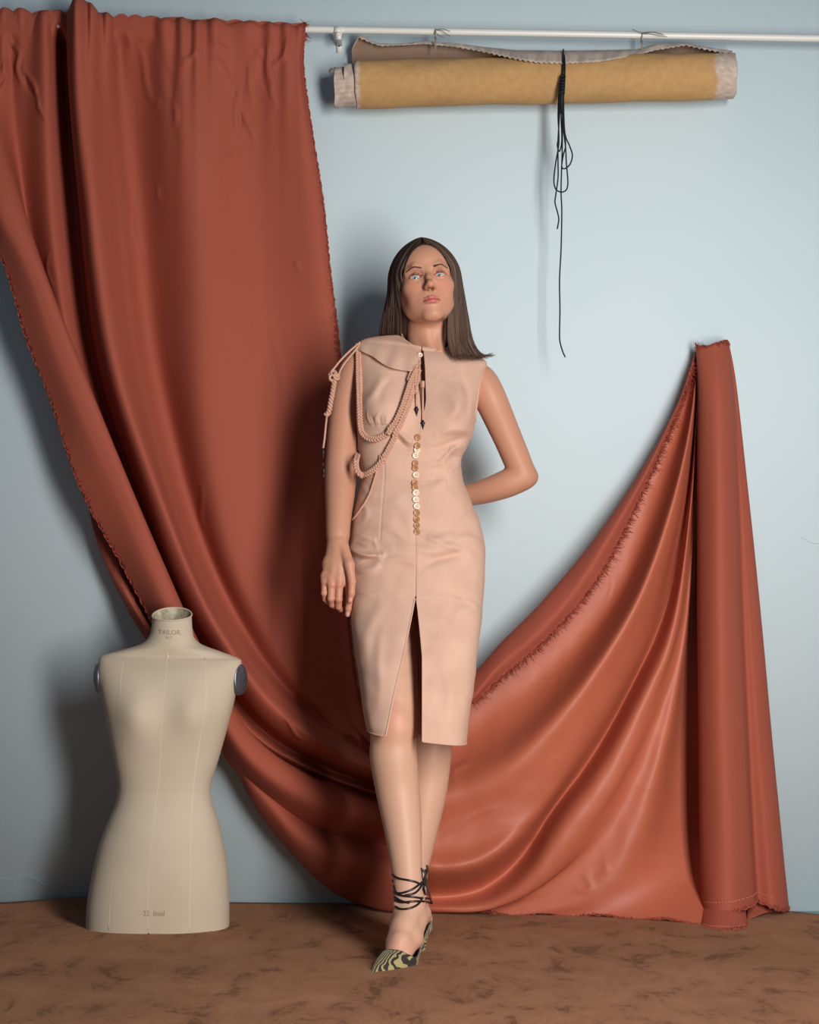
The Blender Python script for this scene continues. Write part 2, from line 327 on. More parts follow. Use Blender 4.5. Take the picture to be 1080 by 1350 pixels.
RS = [
 [(560,975,.13),(615,935,.15),(655,897,.15),(700,860,.15),(745,815,.14),(795,750,.13),(850,640,.10),(893,540,.08),(914,478,.06)],
 [(565,950,.14),(617,922,.165),(657,876,.165),(702,838,.165),(748,788,.155),(793,722,.145),(850,625,.11),(896,528,.085),(915,472,.06)],
 [(560,915,.10),(617,893,.12),(660,848,.12),(703,806,.12),(750,753,.11),(793,698,.10),(852,610,.08),(905,510,.055),(917,464,.045)],
 [(560,950,.05),(620,915,.05),(662,870,.05),(705,830,.05),(752,778,.045),(797,715,.04),(853,625,.03),(905,525,.025),(918,468,.025)],
 [(555,985,.05),(620,960,.045),(665,925,.04),(715,890,.035),(770,835,.03),(820,765,.03),(862,660,.03),(902,560,.035),(919,475,.03)],
 [(550,1025,.075),(612,1000,.08),(672,965,.08),(730,915,.08),(785,850,.08),(835,770,.075),(874,670,.065),(905,568,.07),(920,477,.045)],
 [(550,1055,.125),(610,1040,.14),(672,1005,.155),(733,945,.16),(790,872,.16),(842,785,.15),(880,683,.125),(908,575,.09),(920,478,.05)],
 [(550,1085,.11),(610,1078,.125),(672,1050,.14),(734,985,.145),(790,905,.145),(842,820,.13),(882,718,.11),(909,590,.08),(921,480,.045)],
 [(550,1118,.12),(605,1120,.13),(660,1095,.135),(718,1040,.13),(773,965,.125),(826,880,.11),(873,770,.09),(907,620,.065),(921,481,.045)],
 [(550,1145,.15),(605,1146,.165),(655,1128,.155),(703,1084,.12),(758,1010,.10),(812,925,.085),(864,815,.07),(905,640,.05),(921,482,.04)],
 [(560,1178,.07),(620,1176,.055),(680,1138,.045),(727,1070,.04),(780,1000,.035),(828,915,.03),(878,805,.03),(908,655,.025),(921,484,.025)],
 [(566,1196,.11),(640,1190,.12),(697,1150,.14),(740,1085,.15),(792,1015,.145),(838,930,.13),(884,825,.11),(910,668,.08),(922,486,.05)],
 [(590,1203,.10),(655,1198,.12),(715,1168,.14),(765,1105,.15),(815,1030,.145),(853,940,.13),(892,835,.11),(911,680,.075),(922,487,.05)],
 [(650,1207,.10),(705,1195,.11),(755,1165,.115),(795,1110,.115),(835,1035,.11),(865,950,.10),(897,845,.085),(913,690,.06),(922,488,.04)],
 [(740,1209,.11),(780,1192,.125),(815,1155,.13),(845,1095,.125),(867,1022,.115),(887,940,.10),(904,840,.08),(915,700,.06),(922,490,.04)],
 [(830,1214,.15),(850,1195,.13),(868,1150,.09),(880,1090,.06),(891,1020,.045),(900,940,.035),(908,840,.03),(916,700,.025),(923,492,.025)],
 [(905,1219,.20),(908,1195,.15),(910,1150,.07),(912,1090,.03),(914,1020,.02),(917,940,.02),(920,840,.02),(922,700,.02),(923,493,.02)],
 [(935,1222,.22),(935,1190,.15),(935,1150,.08),(935,1090,.03),(935,1020,.02),(935,940,.02),(932,840,.02),(928,700,.02),(925,494,.02)],
]
def even(S):
    """resample every strand by length so neighbours stay level"""
    out = []
    for s in S:
        p = cr(np.array(s, float), 60); d = np.r_[0, np.cumsum(np.linalg.norm(np.diff(p[:, :2], axis=0), axis=1))]; d /= d[-1]
        q = np.stack([np.interp(np.linspace(0, 1, 24), d, p[:, k]) for k in range(3)], 1); out.append([tuple(r) for r in q])
    return out
dip = {0: (1022, 1004), 1: (1016, 994), 2: (1004, 972), 3: (1008, 978), 4: (1026, 1008)}
RS = [[(470, dip.get(i, (s[0][1],))[0], .014), (512, dip.get(i, (0, s[0][1]))[1], .035)] + s if i <= 12 else s for i, s in enumerate(RS)]
GR = strands(even(RS), 420, 330, 1.35, .05)
for _ in range(40):                       # soften the folds across the cloth
    GR[:, 62:-1] = .25 * GR[:, 61:-2] + .5 * GR[:, 62:-1] + .25 * GR[:, 63:]
pr, qr = px_of(GR)
wrinkle(GR, [(a, b, c, e, w * 1.5, m * .38) for a, b, c, e, w, m in [(735,905,745,890,3,.005),(742,893,722,893,3,.004),(600,1012,640,1008,3,.006),(600,1030,612,1000,5,.012),(580,1105,660,1060,3,.006),
 (815,1030,875,1040,2.5,.003),(780,1150,772,1175,4,.008),(800,1135,792,1155,3,.006),(760,1165,775,1180,4,.006),(645,1095,700,1075,4,.004),(730,995,742,1010,3,.003),
 (812,745,796,800,2,.003),(690,1110,712,1080,6,.012),(845,930,870,870,4,.004),(700,880,690,900,5,.003),(660,1000,700,960,4,.003)]])
GR[..., 1] -= .0013 * noise2(pr, qr, 31, .05, 14) + .0005 * noise2(pr, qr, 33, .16, 14)
# scalloped raw end on the floor
oR = cloth('swag', clampz(GR), M['satin'], True)
oR.data.materials.append(M['drape'])
nv = 330; k = int(330 * 2.6 / 17)
mi = np.zeros((419, 329), int); mi[:, :k] = 1; oR.data.polygons.foreach_set('material_index', mi.ravel())
CS = [
 [(930,460,.02),(935,520,.02),(938,650,.03),(940,800,.03),(942,950,.04),(946,1100,.05),(950,1196,.06)],
 [(922,457,.04),(924,520,.04),(925,650,.05),(926,800,.06),(928,950,.07),(931,1100,.08),(935,1200,.09)],
 [(918,456,.06),(920,520,.09),(920,650,.12),(920,800,.14),(921,950,.16),(923,1100,.17),(926,1202,.18)],
 [(924,456,.08),(930,520,.13),(931,650,.17),(932,800,.20),(933,950,.22),(936,1100,.23),(940,1204,.25)],
 [(942,455,.09),(948,520,.15),(950,650,.20),(952,800,.23),(955,950,.25),(960,1100,.26),(965,1203,.27)],
 [(956,450,.07),(962,520,.12),(966,650,.16),(971,800,.185),(978,950,.20),(986,1100,.21),(992,1194,.21)],
 [(959,449,.055),(966,520,.08),(973,650,.10),(979,800,.125),(986,950,.14),(994,1100,.15),(1000,1189,.15)],
 [(960,449,.05),(968,520,.065),(979,650,.09),(989,800,.12),(1000,950,.14),(1012,1100,.155),(1020,1197,.16)],
 [(961,450,.045),(971,510,.055),(985,640,.07),(1000,790,.09),(1014,945,.10),(1028,1095,.11),(1038,1203,.11)],
 [(960,452,.02),(971,520,.02),(986,650,.02),(1002,800,.02),(1016,950,.02),(1030,1100,.02),(1041,1204,.03)],
]
GC = strands(CS, 300, 160); pc, qc = px_of(GC)
GC[..., 1] -= .0014 * noise2(pc, qc * .3, 41, .08, 12)
GC[..., 2] += .006 * noise2(pc, qc, 43, .12) * np.exp(-np.maximum(qc - 450, 0) / 8.)
GC[..., 1] = np.minimum(GC[..., 1], WALL - .004)
oC = cloth('hanging_tail', clampz(GC, .018), M['drape'], True)
ES = [
 [(934,1165,.12),(930,1195,.14),(927,1221,.22)],
 [(930,1165,.16),(927,1195,.19),(926,1227,.31)],
 [(945,1165,.20),(944,1195,.25),(944,1231,.36)],
 [(966,1165,.20),(967,1195,.25),(968,1231,.36)],
 [(980,1165,.16),(982,1195,.19),(985,1227,.31)],
 [(978,1165,.12),(980,1195,.14),(984,1221,.22)],
]
GE = clampz(strands(ES, 60, 70), .008)
oE = cloth('tail_end', GE, M['drape'], True)
ES2 = [[(984,1150,.09),(984,1185,.10),(985,1211,.17)],[(990,1150,.10),(989,1185,.12),(988,1212,.20)],[(1010,1150,.10),(1010,1185,.10),(1012,1203,.14)],[(1030,1150,.05),(1033,1185,.06),(1035,1203,.08)]]
cloth('tail_end', clampz(strands(ES2, 40, 50), .008), M['drape'], True)

def fray(edge, outdir, name='frayed_edge', dens=.0008, ln=.011, bandr=.0017, seed=1, bias=None):
    """loose threads along a cut edge, plus the crumpled selvedge they come from"""
    rs = np.random.RandomState(seed); e = np.asarray(edge); seg = np.linalg.norm(np.diff(e, axis=0), axis=1); L = np.r_[0, np.cumsum(seg)]
    n = int(L[-1] / dens); mb = MB()
    s = np.linspace(0, L[-1], n); base = np.stack([np.interp(s, L, e[:, k]) for k in range(3)], 1)
    tan = np.gradient(base, axis=0); tan /= np.linalg.norm(tan, axis=1)[:, None]
    out = np.cross(tan, [0, 1, 0]); out /= np.linalg.norm(out, axis=1)[:, None]; out *= outdir
    clump = .35 + .65 * np.abs(np.sin(s * 120 + 4 * np.sin(s * 37)))
    for i in range(n):
        l = 1.35 * ln * rs.uniform(.35, 1.15) * clump[i]
        d = out[i] + tan[i] * rs.normal(0, .6) + np.array([0, -1, 0]) * rs.uniform(-.15, .55); d /= np.linalg.norm(d)
        c = np.array([rs.normal(0, .35), rs.normal(0, .35), rs.normal(0, .35)])
        b0 = base[i] - out[i] * rs.uniform(0, .003) + np.array([0, -1, 0]) * rs.uniform(0, .002)
        pts = np.array([b0, b0 + d * l * .5 + c * l * .25, b0 + d * l + c * l * .6])
        pts[:, 2] = np.maximum(pts[:, 2], .006); pts[:, 1] = np.minimum(pts[:, 1], WALL - .002)
        mb.tube(pts, [.0008, .0007, .0004], 3)
    for q in range(2):
        b2 = base[::3] + out[::3] * (.002 * np.sin(s[::3] * (160 + 60 * q) + q)[:, None] - .001) + np.array([0, -1, 0]) * (.0015 + .0015 * np.sin(s[::3] * 230 + q * 2))[:, None]
        mb.tube(b2, bandr * (.7 + .35 * np.sin(s[::3] * 410 + q)), 5)
    o = mb.build(name, M['fray'], drape); o['kind'] = 'stuff'; return o
fray(GL[8:, 0][:360], -1, seed=1, ln=.014, dens=.0006)
k0 = np.searchsorted(px_of(GL[:, -1])[0], -10); k1 = np.searchsorted(px_of(GL[:, -1])[0], 215)
fray(GL[k0:k1, -1], 1, seed=2, ln=.018, dens=.0005)
fray(GR[105:, 0], -1, seed=3, ln=.017, bandr=.0026, dens=.0005)
fray(GC[-1, 8:150], 1, seed=4, ln=.009, bandr=.003)
fray(GC[0, 5:150], -1, seed=5, ln=.013)
fray(GE[-1], 1, seed=6, ln=.009, bandr=.003)
fray(GR[0, 245:318], 1, seed=7, ln=.006)
# hem stitching lines just above the tail's hems
mb = MB()
for G_, r_ in ((GC, -8), (GE, -9)):
    row = G_[r_, 16:130:3] if G_ is GC else G_[r_, 12:58:2]
    for a, b in zip(row[:-1], row[1:]):
        mb.tube([a + (b - a) * .15 + np.array([0, -.002, 0]), a + (b - a) * .8 + np.array([0, -.002, .0])], .0011, 4)
o = mb.build('hem_stitching', mat('pale_thread', (206, 130, 106), .8), drape); o['kind'] = 'stuff'; o['label'] = 'pale stitching along the hems'
# ---------------- lofted bodies (dress form, dress) ----------------
def loft_rows(rows, nrow, ncol, slit=None, bkf=.45):
    """rows: xl,yl,xr,yr,Yc,bf,bb,p,fd ; returns grid (nrow,ncol,3), open ring starting/ending at the front"""
    R = np.array(rows, float)
    d = np.r_[0, np.cumsum(np.maximum(np.abs(np.diff((R[:, 1] + R[:, 3]) / 2)) + .5 * np.abs(np.diff(R[:, 2] - R[:, 0])), 1))]
    idx = np.interp(np.linspace(0, d[-1], nrow), d, np.arange(len(R)))
    Q = cr(R, nrow, 0, idx)
    G = np.zeros((nrow, ncol, 3)); TH = np.zeros((nrow, ncol))
    for i in range(nrow):
        xl, yl, xr, yr, Yc, bf, bb, p, fd = Q[i]
        L = P(xl, yl, Yc); Rr = P(xr, yr, Yc); c = (L + Rr) / 2; a = np.linalg.norm(Rr - L) / 2; e = (Rr - L) / (2 * a)
        if slit is None: x0 = x1 = None; t0 = -math.pi / 2; t1 = 3 * math.pi / 2
        else:
            sR, sL = slit((yl + yr) / 2)
            Yf = Yc - bf
            def ang(px):
                x = ((px - CX) / F * Yf - c[0]) / a; x = max(-.98, min(.98, x))
                return -math.acos(math.copysign(abs(x) ** (p / 2), x))
            t0 = ang(sR); t1 = 2 * math.pi + ang(sL)
        # even arc spacing for superellipse
        tt = np.linspace(t0, t1, 800); cs, sn = np.cos(tt), np.sin(tt)
        X = a * np.sign(cs) * np.abs(cs) ** (2 / p); b = np.where(sn < 0, bf, bb); Yy = b * np.sign(sn) * np.abs(sn) ** (2 / p)
        s = np.r_[0, np.cumsum(np.hypot(np.diff(X), np.diff(Yy)))]; u = np.interp(np.linspace(0, s[-1], ncol), s, np.arange(800))
        X = np.interp(u, np.arange(800), X); Yy = np.interp(u, np.arange(800), Yy); TH[i] = np.interp(u, np.arange(800), tt)
        fr = np.clip(-Yy / max(bf, 1e-6), 0, 1)
        bk = np.clip(Yy / max(bb, 1e-6), 0, 1)
        G[i] = c + e * X[:, None] + np.array([0, 1, 0]) * Yy[:, None]
        G[i, :, 2] -= fd * fr - bkf * fd * bk * (fd > 0)
    return G, TH
def bvh_of(G_list):
    vs_, fs_ = [], []; n = 0
    for G in G_list:
        a, b = G.shape[:2]; vs_ += [tuple(v) for v in G.reshape(-1, 3)]; fs_ += [tuple(int(q) + n for q in f) for f in gridfaces(a, b)]; n = len(vs_)
    return BVHTree.FromPolygons(vs_, fs_)
def hit(bvh, px, py, off=0.0, default=None):
    o = Vector((0, 0, CZ)); d = Vector(tuple(P(px, py, 1.0) - np.array([0, 0, CZ]))).normalized()
    h = bvh.ray_cast(o, d)
    if h[0] is None:
        return P(px, py, default) if default else None
    n = h[1]
    if n.dot(d) > 0: n = -n
    return np.array(h[0] + n * off)

# ---------------- dress form ----------------
Ym = 4.20
mrows = [
 # xl,yl,xr,yr,Yc,bf,bb,p,fd
 (114,1227,302,1222,Ym,.118,.118,2.3,0), (116,1190,302,1185,Ym,.118,.12,2.3,0), (123.5,1146,299.5,1146,Ym,.115,.118,2.3,0),
 (132,1111,294,1111,Ym,.108,.112,2.3,0), (142.7,1083,287,1081,Ym,.100,.10,2.3,0), (153,1058,279.5,1058,Ym,.088,.088,2.3,0), (156,1035,278,1036,Ym,.083,.083,2.3,0),
 (151,1003,287.5,1003,Ym,.088,.085,2.3,0), (144,968,298,966,Ym,.096,.088,2.3,0), (137.5,933,307,932,Ym,.098,.082,2.4,0), (132.5,905,313,905,Ym,.09,.078,2.5,0),
 (130.5,885,317,885,Ym,.074,.070,2.6,0), (131,871,318.5,873,Ym,.055,.058,2.6,0), (135,864,314,867.5,Ym,.046,.056,2.3,0), (160,857,290,858.5,Ym,.050,.054,2.1,0),
 (184,850,266,850,Ym,.052,.052,2.0,0.004), (194.5,842,256.5,842,Ym,.051,.048,2.0,.006), (199,832,254,833,Ym,.0495,.046,2.0,.008), (200.5,820,253,821,Ym,.049,.045,2.0,.0115), (200.8,811.5,252.6,811.5,Ym,.049,.045,2.0,.0135)]
GF, TF = loft_rows(mrows, 330, 260, None, 1.55)
GF[:, -1] = GF[:, 0]
pf, qf = px_of(GF); fr = np.clip(-np.sin(TF), 0, 1)
bust = .023 * np.exp(-((pf - 178) / 27) ** 2 - ((qf - 943) / 32) ** 2) + .023 * np.exp(-((pf - 256) / 27) ** 2 - ((qf - 943) / 32) ** 2)
GF[..., 1] -= bust * fr ** .5 + .006 * np.exp(-((pf - 205) / 50) ** 2 - ((qf - 1110) / 45) ** 2) * fr
GF[..., 1] += .0022 * np.exp(-((qf - 1046) / 3) ** 2) * fr * 0.5
base = (float(P(208, 1225, Ym)[0]), Ym, 0.009)
GF[..., 2] = np.maximum(GF[..., 2], .0095)
form = empty('dress_form', base, 'beige canvas-covered tailor dress form torso standing on the carpet at left', 'dress form')
o = mesh_obj('torso', GF.reshape(-1, 3), gridfaces(330, 260), M['form'], form)
m = o.modifiers.new('w', 'WELD'); m.merge_threshold = .00005
torso_form = o
bvF = bvh_of([GF])
# neck rim and hollow inside
top = GF[-1]; cen = top[:-1].mean(0)
mb = MB(); ring = np.concatenate([top, top[1:3]]); mb.tube(ring * 1.0, .0022, 8); mb.build('neck_rim', M['form'], form)
inn = []
for s_, dz in ((.965, 0), (.93, -.012), (.90, -.03), (.80, -.045), (.45, -.05), (.02, -.051)):
    r_ = cen + (top - cen) * s_; r_[:, 2] += dz; inn.append(r_)
o = grid_obj('neck_hollow', np.array(inn), M['form_in'], form); o['label'] = 'stained inside of the open neck'
# arm plates
def plate(cx, cy, yc, yaw, rx, rz, off, name='arm_plate'):
    c = P(cx, cy, yc) + np.array([off, 0, 0]); n = 48
    prof = [(0, .0105), (.25, .0105), (.33, .0085), (.40, .0095), (.62, .0085), (.70, .006), (.78, .0068), (.95, .004), (1.0, .0), (1.0, -.004), (0, -.004)]
    th = np.arange(n + 1) / n * 2 * math.pi; G = []
    d = np.array([math.cos(yaw), -math.sin(yaw), 0]); sd = np.array([math.sin(yaw), math.cos(yaw), 0])
    for r_, h in prof: G.append(c + d * h + sd * (rx * r_ * np.cos(th))[:, None] + np.array([0, 0, 1]) * (rz * r_ * np.sin(th))[:, None])
    o = grid_obj(name, np.array(G), M['plate'], form); o['label'] = 'round grey metal arm plate'; return o
plate(316.5, 896, Ym - .01, math.radians(28), .030, .0405, .0)
plate(129, 894, Ym - .02, math.radians(180 - 12), .030, .038, -.001)
# seams as narrow raised tapes
def seamline(bv, pts, r, parent, mt, name='seam', n=60, off=.0, fl=.35):
    q = cr(np.array(pts, float), n); w3 = [hit(bv, a, b, off) for a, b in q]; w3 = [p for p in w3 if p is not None]
    mb = MB(); mb.tube(w3, r, 8, flat=None); return mb.build(name, mt, parent)
for pts in ([(221, 858), (218, 900), (213, 960), (210, 1024), (205, 1060), (198, 1128), (195, 1180), (195, 1233)],
            [(270, 868), (272, 920), (264, 975), (256, 1030), (252, 1086), (251, 1160), (250, 1229)],
            [(163, 868), (158, 910), (159, 954), (167, 1010), (167, 1045), (156, 1093), (147, 1160), (143, 1226)]):
    seamline(bvF, pts, .0042, form, M['seam'], off=-.0038)
# pin hole
h = hit(bvF, 196, 1231, .0005, 4.083); mb = MB(); mb.tube([h, h + np.array([0, -.0012, 0])], .0022, 10); mb.build('nail_head', M['screw'], form)
# writing, laid on the curved surface
def writing(bv, text, cx, cy, size_px, parent, mt, off=.0006, rot=0.0, xs=1.0, name='stamped_writing', Y=4.1):
    cu = bpy.data.curves.new('t', 'FONT'); cu.body = text; cu.size = 1; cu.align_x = 'CENTER'; cu.resolution_u = 3
    ob = bpy.data.objects.new('t', cu); COL.objects.link(ob); dg = bpy.context.evaluated_depsgraph_get(); dg.update()
    me = bpy.data.meshes.new_from_object(ob.evaluated_get(dg)); bpy.data.objects.remove(ob)
    bm = bmesh.new(); bm.from_mesh(me); bmesh.ops.triangulate(bm, faces=bm.faces)
    vs_ = []
    for v in bm.verts:
        x, y = v.co.x * size_px * xs, -v.co.y * size_px
        X = cx + x * math.cos(rot) - y * math.sin(rot); Yp = cy + x * math.sin(rot) + y * math.cos(rot)
        vs_.append(hit(bv, X, Yp, off, Y))
    fs = np.array([[v.index for v in f.verts] for f in bm.faces]); bm.free()
    o = mesh_obj(name, vs_, fs, mt, parent, False); o['label'] = 'faded dark stamped lettering'; return o
writing(bvF, 'TAILOR.', 224, 836.5, 8.5, form, M['ink'], rot=.02, xs=1.0)
writing(bvF, 'N.Y', 223, 842.5, 5.5, form, M['ink'], rot=.02)
writing(bvF, '22  linial', 203, 1207.5, 10, form, M['ink'], rot=.0, xs=.85)

# ---------------- paper roll ----------------
roll = empty('canvas_roll', tuple(P(705, 107, 4.40)), 'rolled ochre painted canvas with frayed whitish ends hanging from the rod', 'canvas roll')
def vcol(o, cols, name='Col'):
    a = o.data.color_attributes.new(name, 'FLOAT_COLOR', 'POINT'); c = np.ones((len(o.data.vertices), 4), np.float32); c[:, :3] = cols
    a.data.foreach_set('color', c.ravel())
M['canvas'] = mat('painted_canvas', (205, 158, 92), .8, .2, (60, .28, (150, 112, 66)), (130, .35, .0012, (1, 1, 1)), attr='Col')
OCH = np.array(s2l((190, 150, 100))); WHT = np.array(s2l((205, 192, 180))); GRY = np.array(s2l((134, 116, 104))); ORG = np.array(s2l((178, 110, 62)))
def roll_layer(x0, x1, y0, y1, r0, r1, name, seed, nx=200, white=None, Yc=4.395, spiral=0.0):
    nth = 72; G = np.zeros((nx, nth, 3)); t = np.linspace(0, 1, nx); th = np.linspace(math.pi, 3 * math.pi, nth)
    for i, s_ in enumerate(t):
        jag = .0025 * ramp_noise(th / 6.28, seed, (2, 6, 14)) * (1 if i in (0, nx - 1) else 0)
        c = P(x0 + (x1 - x0) * s_, y0 + (y1 - y0) * s_ + 0.8 * math.sin(math.pi * s_), Yc); r = (r0 + (r1 - r0) * s_) + .0012 * math.sin(s_ * 9 + seed)
        rr = r + spiral * (th / 6.283 - .5) + .0012 * np.sin(th * 3 + s_ * 14) + .0008 * np.sin(th * 5 - s_ * 31)
        G[i] = np.stack([c[0] + jag + 0 * th, c[1] - rr * np.cos(th), c[2] + rr * np.sin(th)], 1)
    o = grid_obj(name, G, M['canvas'], roll, True); m = o.modifiers.new('s', 'SOLIDIFY'); m.thickness = .002
    p_, q_ = px_of(G); p_ = p_.ravel(); q_ = q_.ravel()
    if white is None: w_ = np.ones(len(p_))
    else:
        e0 = 1 / (1 + np.exp((p_ - (white[0] + 1.2 * np.sin(q_ * .5))) / .8)); e1 = 1 / (1 + np.exp(-(p_ - (white[1] + 2 * np.sin(q_ * .13) + np.sin(q_ * .7))) / .8)); w_ = np.maximum(e0, e1)
    n_ = noise2(p_, q_ * 2.0, seed, .5) * .5 + .5
    wc = WHT * (1 - .3 * np.clip(n_, 0, 1))[:, None] + ORG * (.18 * np.clip(n_, 0, 1))[:, None]
    vcol(o, OCH * (1 - w_)[:, None] + wc * w_[:, None]); return o
roll_layer(468, 969, 111, 100, .0615, .0595, 'outer_layer', 1, white=(472, 946))
roll_layer(453, 520, 111.5, 111, .0545, .0545, 'middle_layer', 2, 80)
roll_layer(440, 520, 115, 111, .0525, .0525, 'inner_layer', 3, 80)
roll_layer(600, 964, 110, 101, .050, .050, 'core_layer', 4, 80)
def build_flap():
    n, mth = 260, 26; xs = np.linspace(462, 967, n); G = np.zeros((n, mth, 3)); C = np.zeros((n, mth, 3))
    crest = np.interp(xs, [462, 465, 471, 478, 486, 500, 525, 557, 600, 640, 680, 745, 790, 840, 862, 880, 905, 940, 967], [66, 58, 47.5, 48, 54, 57, 58, 54, 57, 62, 66, 66.5, 66, 65, 59, 57, 57, 63, 67])
    edge = np.interp(xs, [462, 471, 500, 560, 600, 640, 680, 710, 745, 790, 840, 862, 905, 940, 958, 967], [68, 49, 60, 57, 61, 68, 77, 82, 83, 81, 72, 66, 58.5, 66, 70, 68])
    rolltop = np.interp(xs, [462, 967], [82, 70]); rim = np.interp(xs, [462, 620, 690, 810, 870, 967], [.004, .02, .088, .082, .03, .012])
    j = np.linspace(0, 1, mth)
    for i, x in enumerate(xs):
        ny = .8 * math.sin(x * .9) + .6 * math.sin(x * 2.3)
        kk = np.array([(4.435, rolltop[i] + 9), (4.445, rolltop[i] - 1), (4.437, crest[i] + 4), (4.420, crest[i]), (4.420 - rim[i] * .6, crest[i] + .15 * (edge[i] - crest[i])), (4.420 - rim[i], edge[i] + ny)])
        q = cr(kk, mth)
        G[i] = np.array([P(x, b, a) for a, b in q])
        mid = np.clip((x - 625) / 20, 0, 1) * np.clip((850 - x) / 12, 0, 1)
        wv = np.clip((j - .62) / .05, 0, 1)
        nn = .5 + .5 * noise2(np.full(mth, x), j * 40, 9, .35)
        g = GRY * (1 - .25 * nn[:, None]) + ORG * .15 * nn[:, None]; l = WHT * (.88 - .22 * nn[:, None])
        inner = g * (1 - mid) + OCH * .95 * mid
        C[i] = inner * (1 - wv[:, None]) + l * wv[:, None]
    o = grid_obj('loose_flap', G, M['canvas'], roll); m = o.modifiers.new('s', 'SOLIDIFY'); m.thickness = .0022
    vcol(o, C.reshape(-1, 3)); o['label'] = 'curled whitish grey underside of the loose canvas edge'
build_flap()
# jagged curl at the left end of the inner layer
mb = MB(); mb.tube(cr([P(441, 92, 4.36), P(436, 91, 4.35), P(433, 94, 4.352), P(434, 98, 4.36)], 14), [.002] * 4 + [.0028] * 6 + [.001] * 4, 8)
mb.build('curled_corner', mat('brown_paper_curl', (120, 96, 74), .8), roll)

# wires the roll hangs from
M['twine'] = mat('grey_twine', (150, 140, 120), .8, .2)
def hanger(x, yt, label, lead):
    e = empty('hanging_wire', tuple(P(x, yt, 4.41)), label, 'wire')
    mb = MB(); yr = 31 + (x + 30) / 1160 * 20.5; pts = []
    for a in np.linspace(0, 2 * math.pi, 24): pts.append(P(x, yr, 4.41) + np.array([.001 * math.sin(a), -math.cos(a) * .0125, math.sin(a) * .0125]))
    mb.tube(pts, .0012, 6); mb.tube([P(x, yr + 4, 4.397), P(x, yr + 14, 4.395), P(x, yr + 23, 4.40)], .0013, 6)
    mb.tube([P(x + 1.2, yr + 4, 4.399), P(x + 1, yr + 14, 4.397), P(x + .6, yr + 23, 4.40)], .0011, 6); mb.build('loop', M['twine'], e)
    for k, pl in enumerate(lead):
        m2 = MB(); m2.tube(cr([P(x + a, yr + b, 4.392 - .002 * k) for a, b in pl], 16), .0009, 5); m2.build('twisted_end', mat('dark_twine', (110, 104, 96), .8), e)
hanger(574, 40, 'short wire loop tying the roll to the rod, left one', [[(0, -5), (8, -4), (14, 0), (20, 4)], [(0, -5), (10, -6), (20, -3)], [(0, -4), (4, 2), (12, 5)]])
hanger(847, 40, 'short wire loop tying the roll to the rod, right one', [[(0, -6), (-6, -8), (-13, -11)], [(0, -6), (10, -7), (20, -6), (30, -3)], [(0, -5), (12, -4), (22, -2), (34, -1)], [(2, -5), (16, -7), (26, -4)]])

# black cord
cord = empty('black_cord', tuple(P(742, 100, 4.33)), 'long black cord knotted round the canvas roll with dangling loops', 'cord')
M['cord'] = mat('black_cord', (22, 24, 30), .6, .3, None, (900, .3, .0004))
def cordpart(name, pts, r=.0021, Y=4.325, lab=None):
    mb = MB(); q = [P(p[0], p[1], p[2] if len(p) > 2 else Y) for p in pts]; mb.tube(cr(q, max(20, len(pts) * 8)), r, 8); return mb.build(name, M['cord'], cord)
w_ = []; c0 = P(742, 107, 4.395)
for a in np.linspace(-.2, 2 * math.pi - .2, 50): w_.append((c0[0] + .0006 * math.sin(a), 4.395 - .0655 * math.cos(a), c0[2] + .0655 * math.sin(a) + .004))
mb = MB(); mb.tube(w_, .0021, 8); mb.build('roll_binding', M['cord'], cord)
cordpart('top_strand', [(743, 65, 4.37), (743, 74, 4.345), (742.5, 88, 4.327), (742, 102, 4.322)])
mb = MB()
for k in range(6):
    s_ = k / 5; c_ = P(742 - 1.0 * s_, 101 + 4.2 * k, 4.320)
    mb.tube([c_ + np.array([.0062 * math.cos(a), -.005 * math.sin(a) - .001, .0016 * math.sin(a * 2 + k)]) for a in np.linspace(0, 6.4, 18)], .0026, 6)
mb.tube([P(742, 98, 4.32), P(741, 126, 4.32), P(740.5, 150, 4.324)], [.003, .0055, .003], 8)
mb.build('knot', M['cord'], cord)
cordpart('long_tail', [(741, 110), (742, 150), (741.5, 200), (740, 250), (741, 280), (740, 330), (738, 370), (738.5, 410), (738, 440), (738.5, 452), (742, 465), (745.5, 473)], .0019)
cordpart('short_tail', [(739, 108), (738, 150), (736, 185), (736, 215), (736, 235), (733, 258), (732, 268), (735, 280), (737, 290), (735, 303)], .0019, 4.329)
cordpart('loop', [(740, 112), (737, 160), (737, 190), (733, 215), (730.5, 238), (733, 250), (740, 254), (747, 251), (749, 240), (747, 215), (746, 195), (743, 165), (742, 120)], .0019, 4.333)
cordpart('loop', [(743, 112), (744, 160), (746, 180), (751, 192), (755, 205), (752, 217), (745, 223), (741, 220), (743, 205), (746, 192), (744, 170), (741, 125)], .0019, 4.321)
cordpart('loop', [(738, 110), (736, 150), (737, 178), (735, 192), (738, 200), (741, 185), (740, 150), (741, 112)], .0018, 4.337)

for o in [o for o in COL.objects if o.name.startswith('hanging_wire')]: o.location.y += .015
for o in (roll, cord): o.location.y += .025; o.location.z += .0085; o.location.x += .002      # roll hangs close to the wall
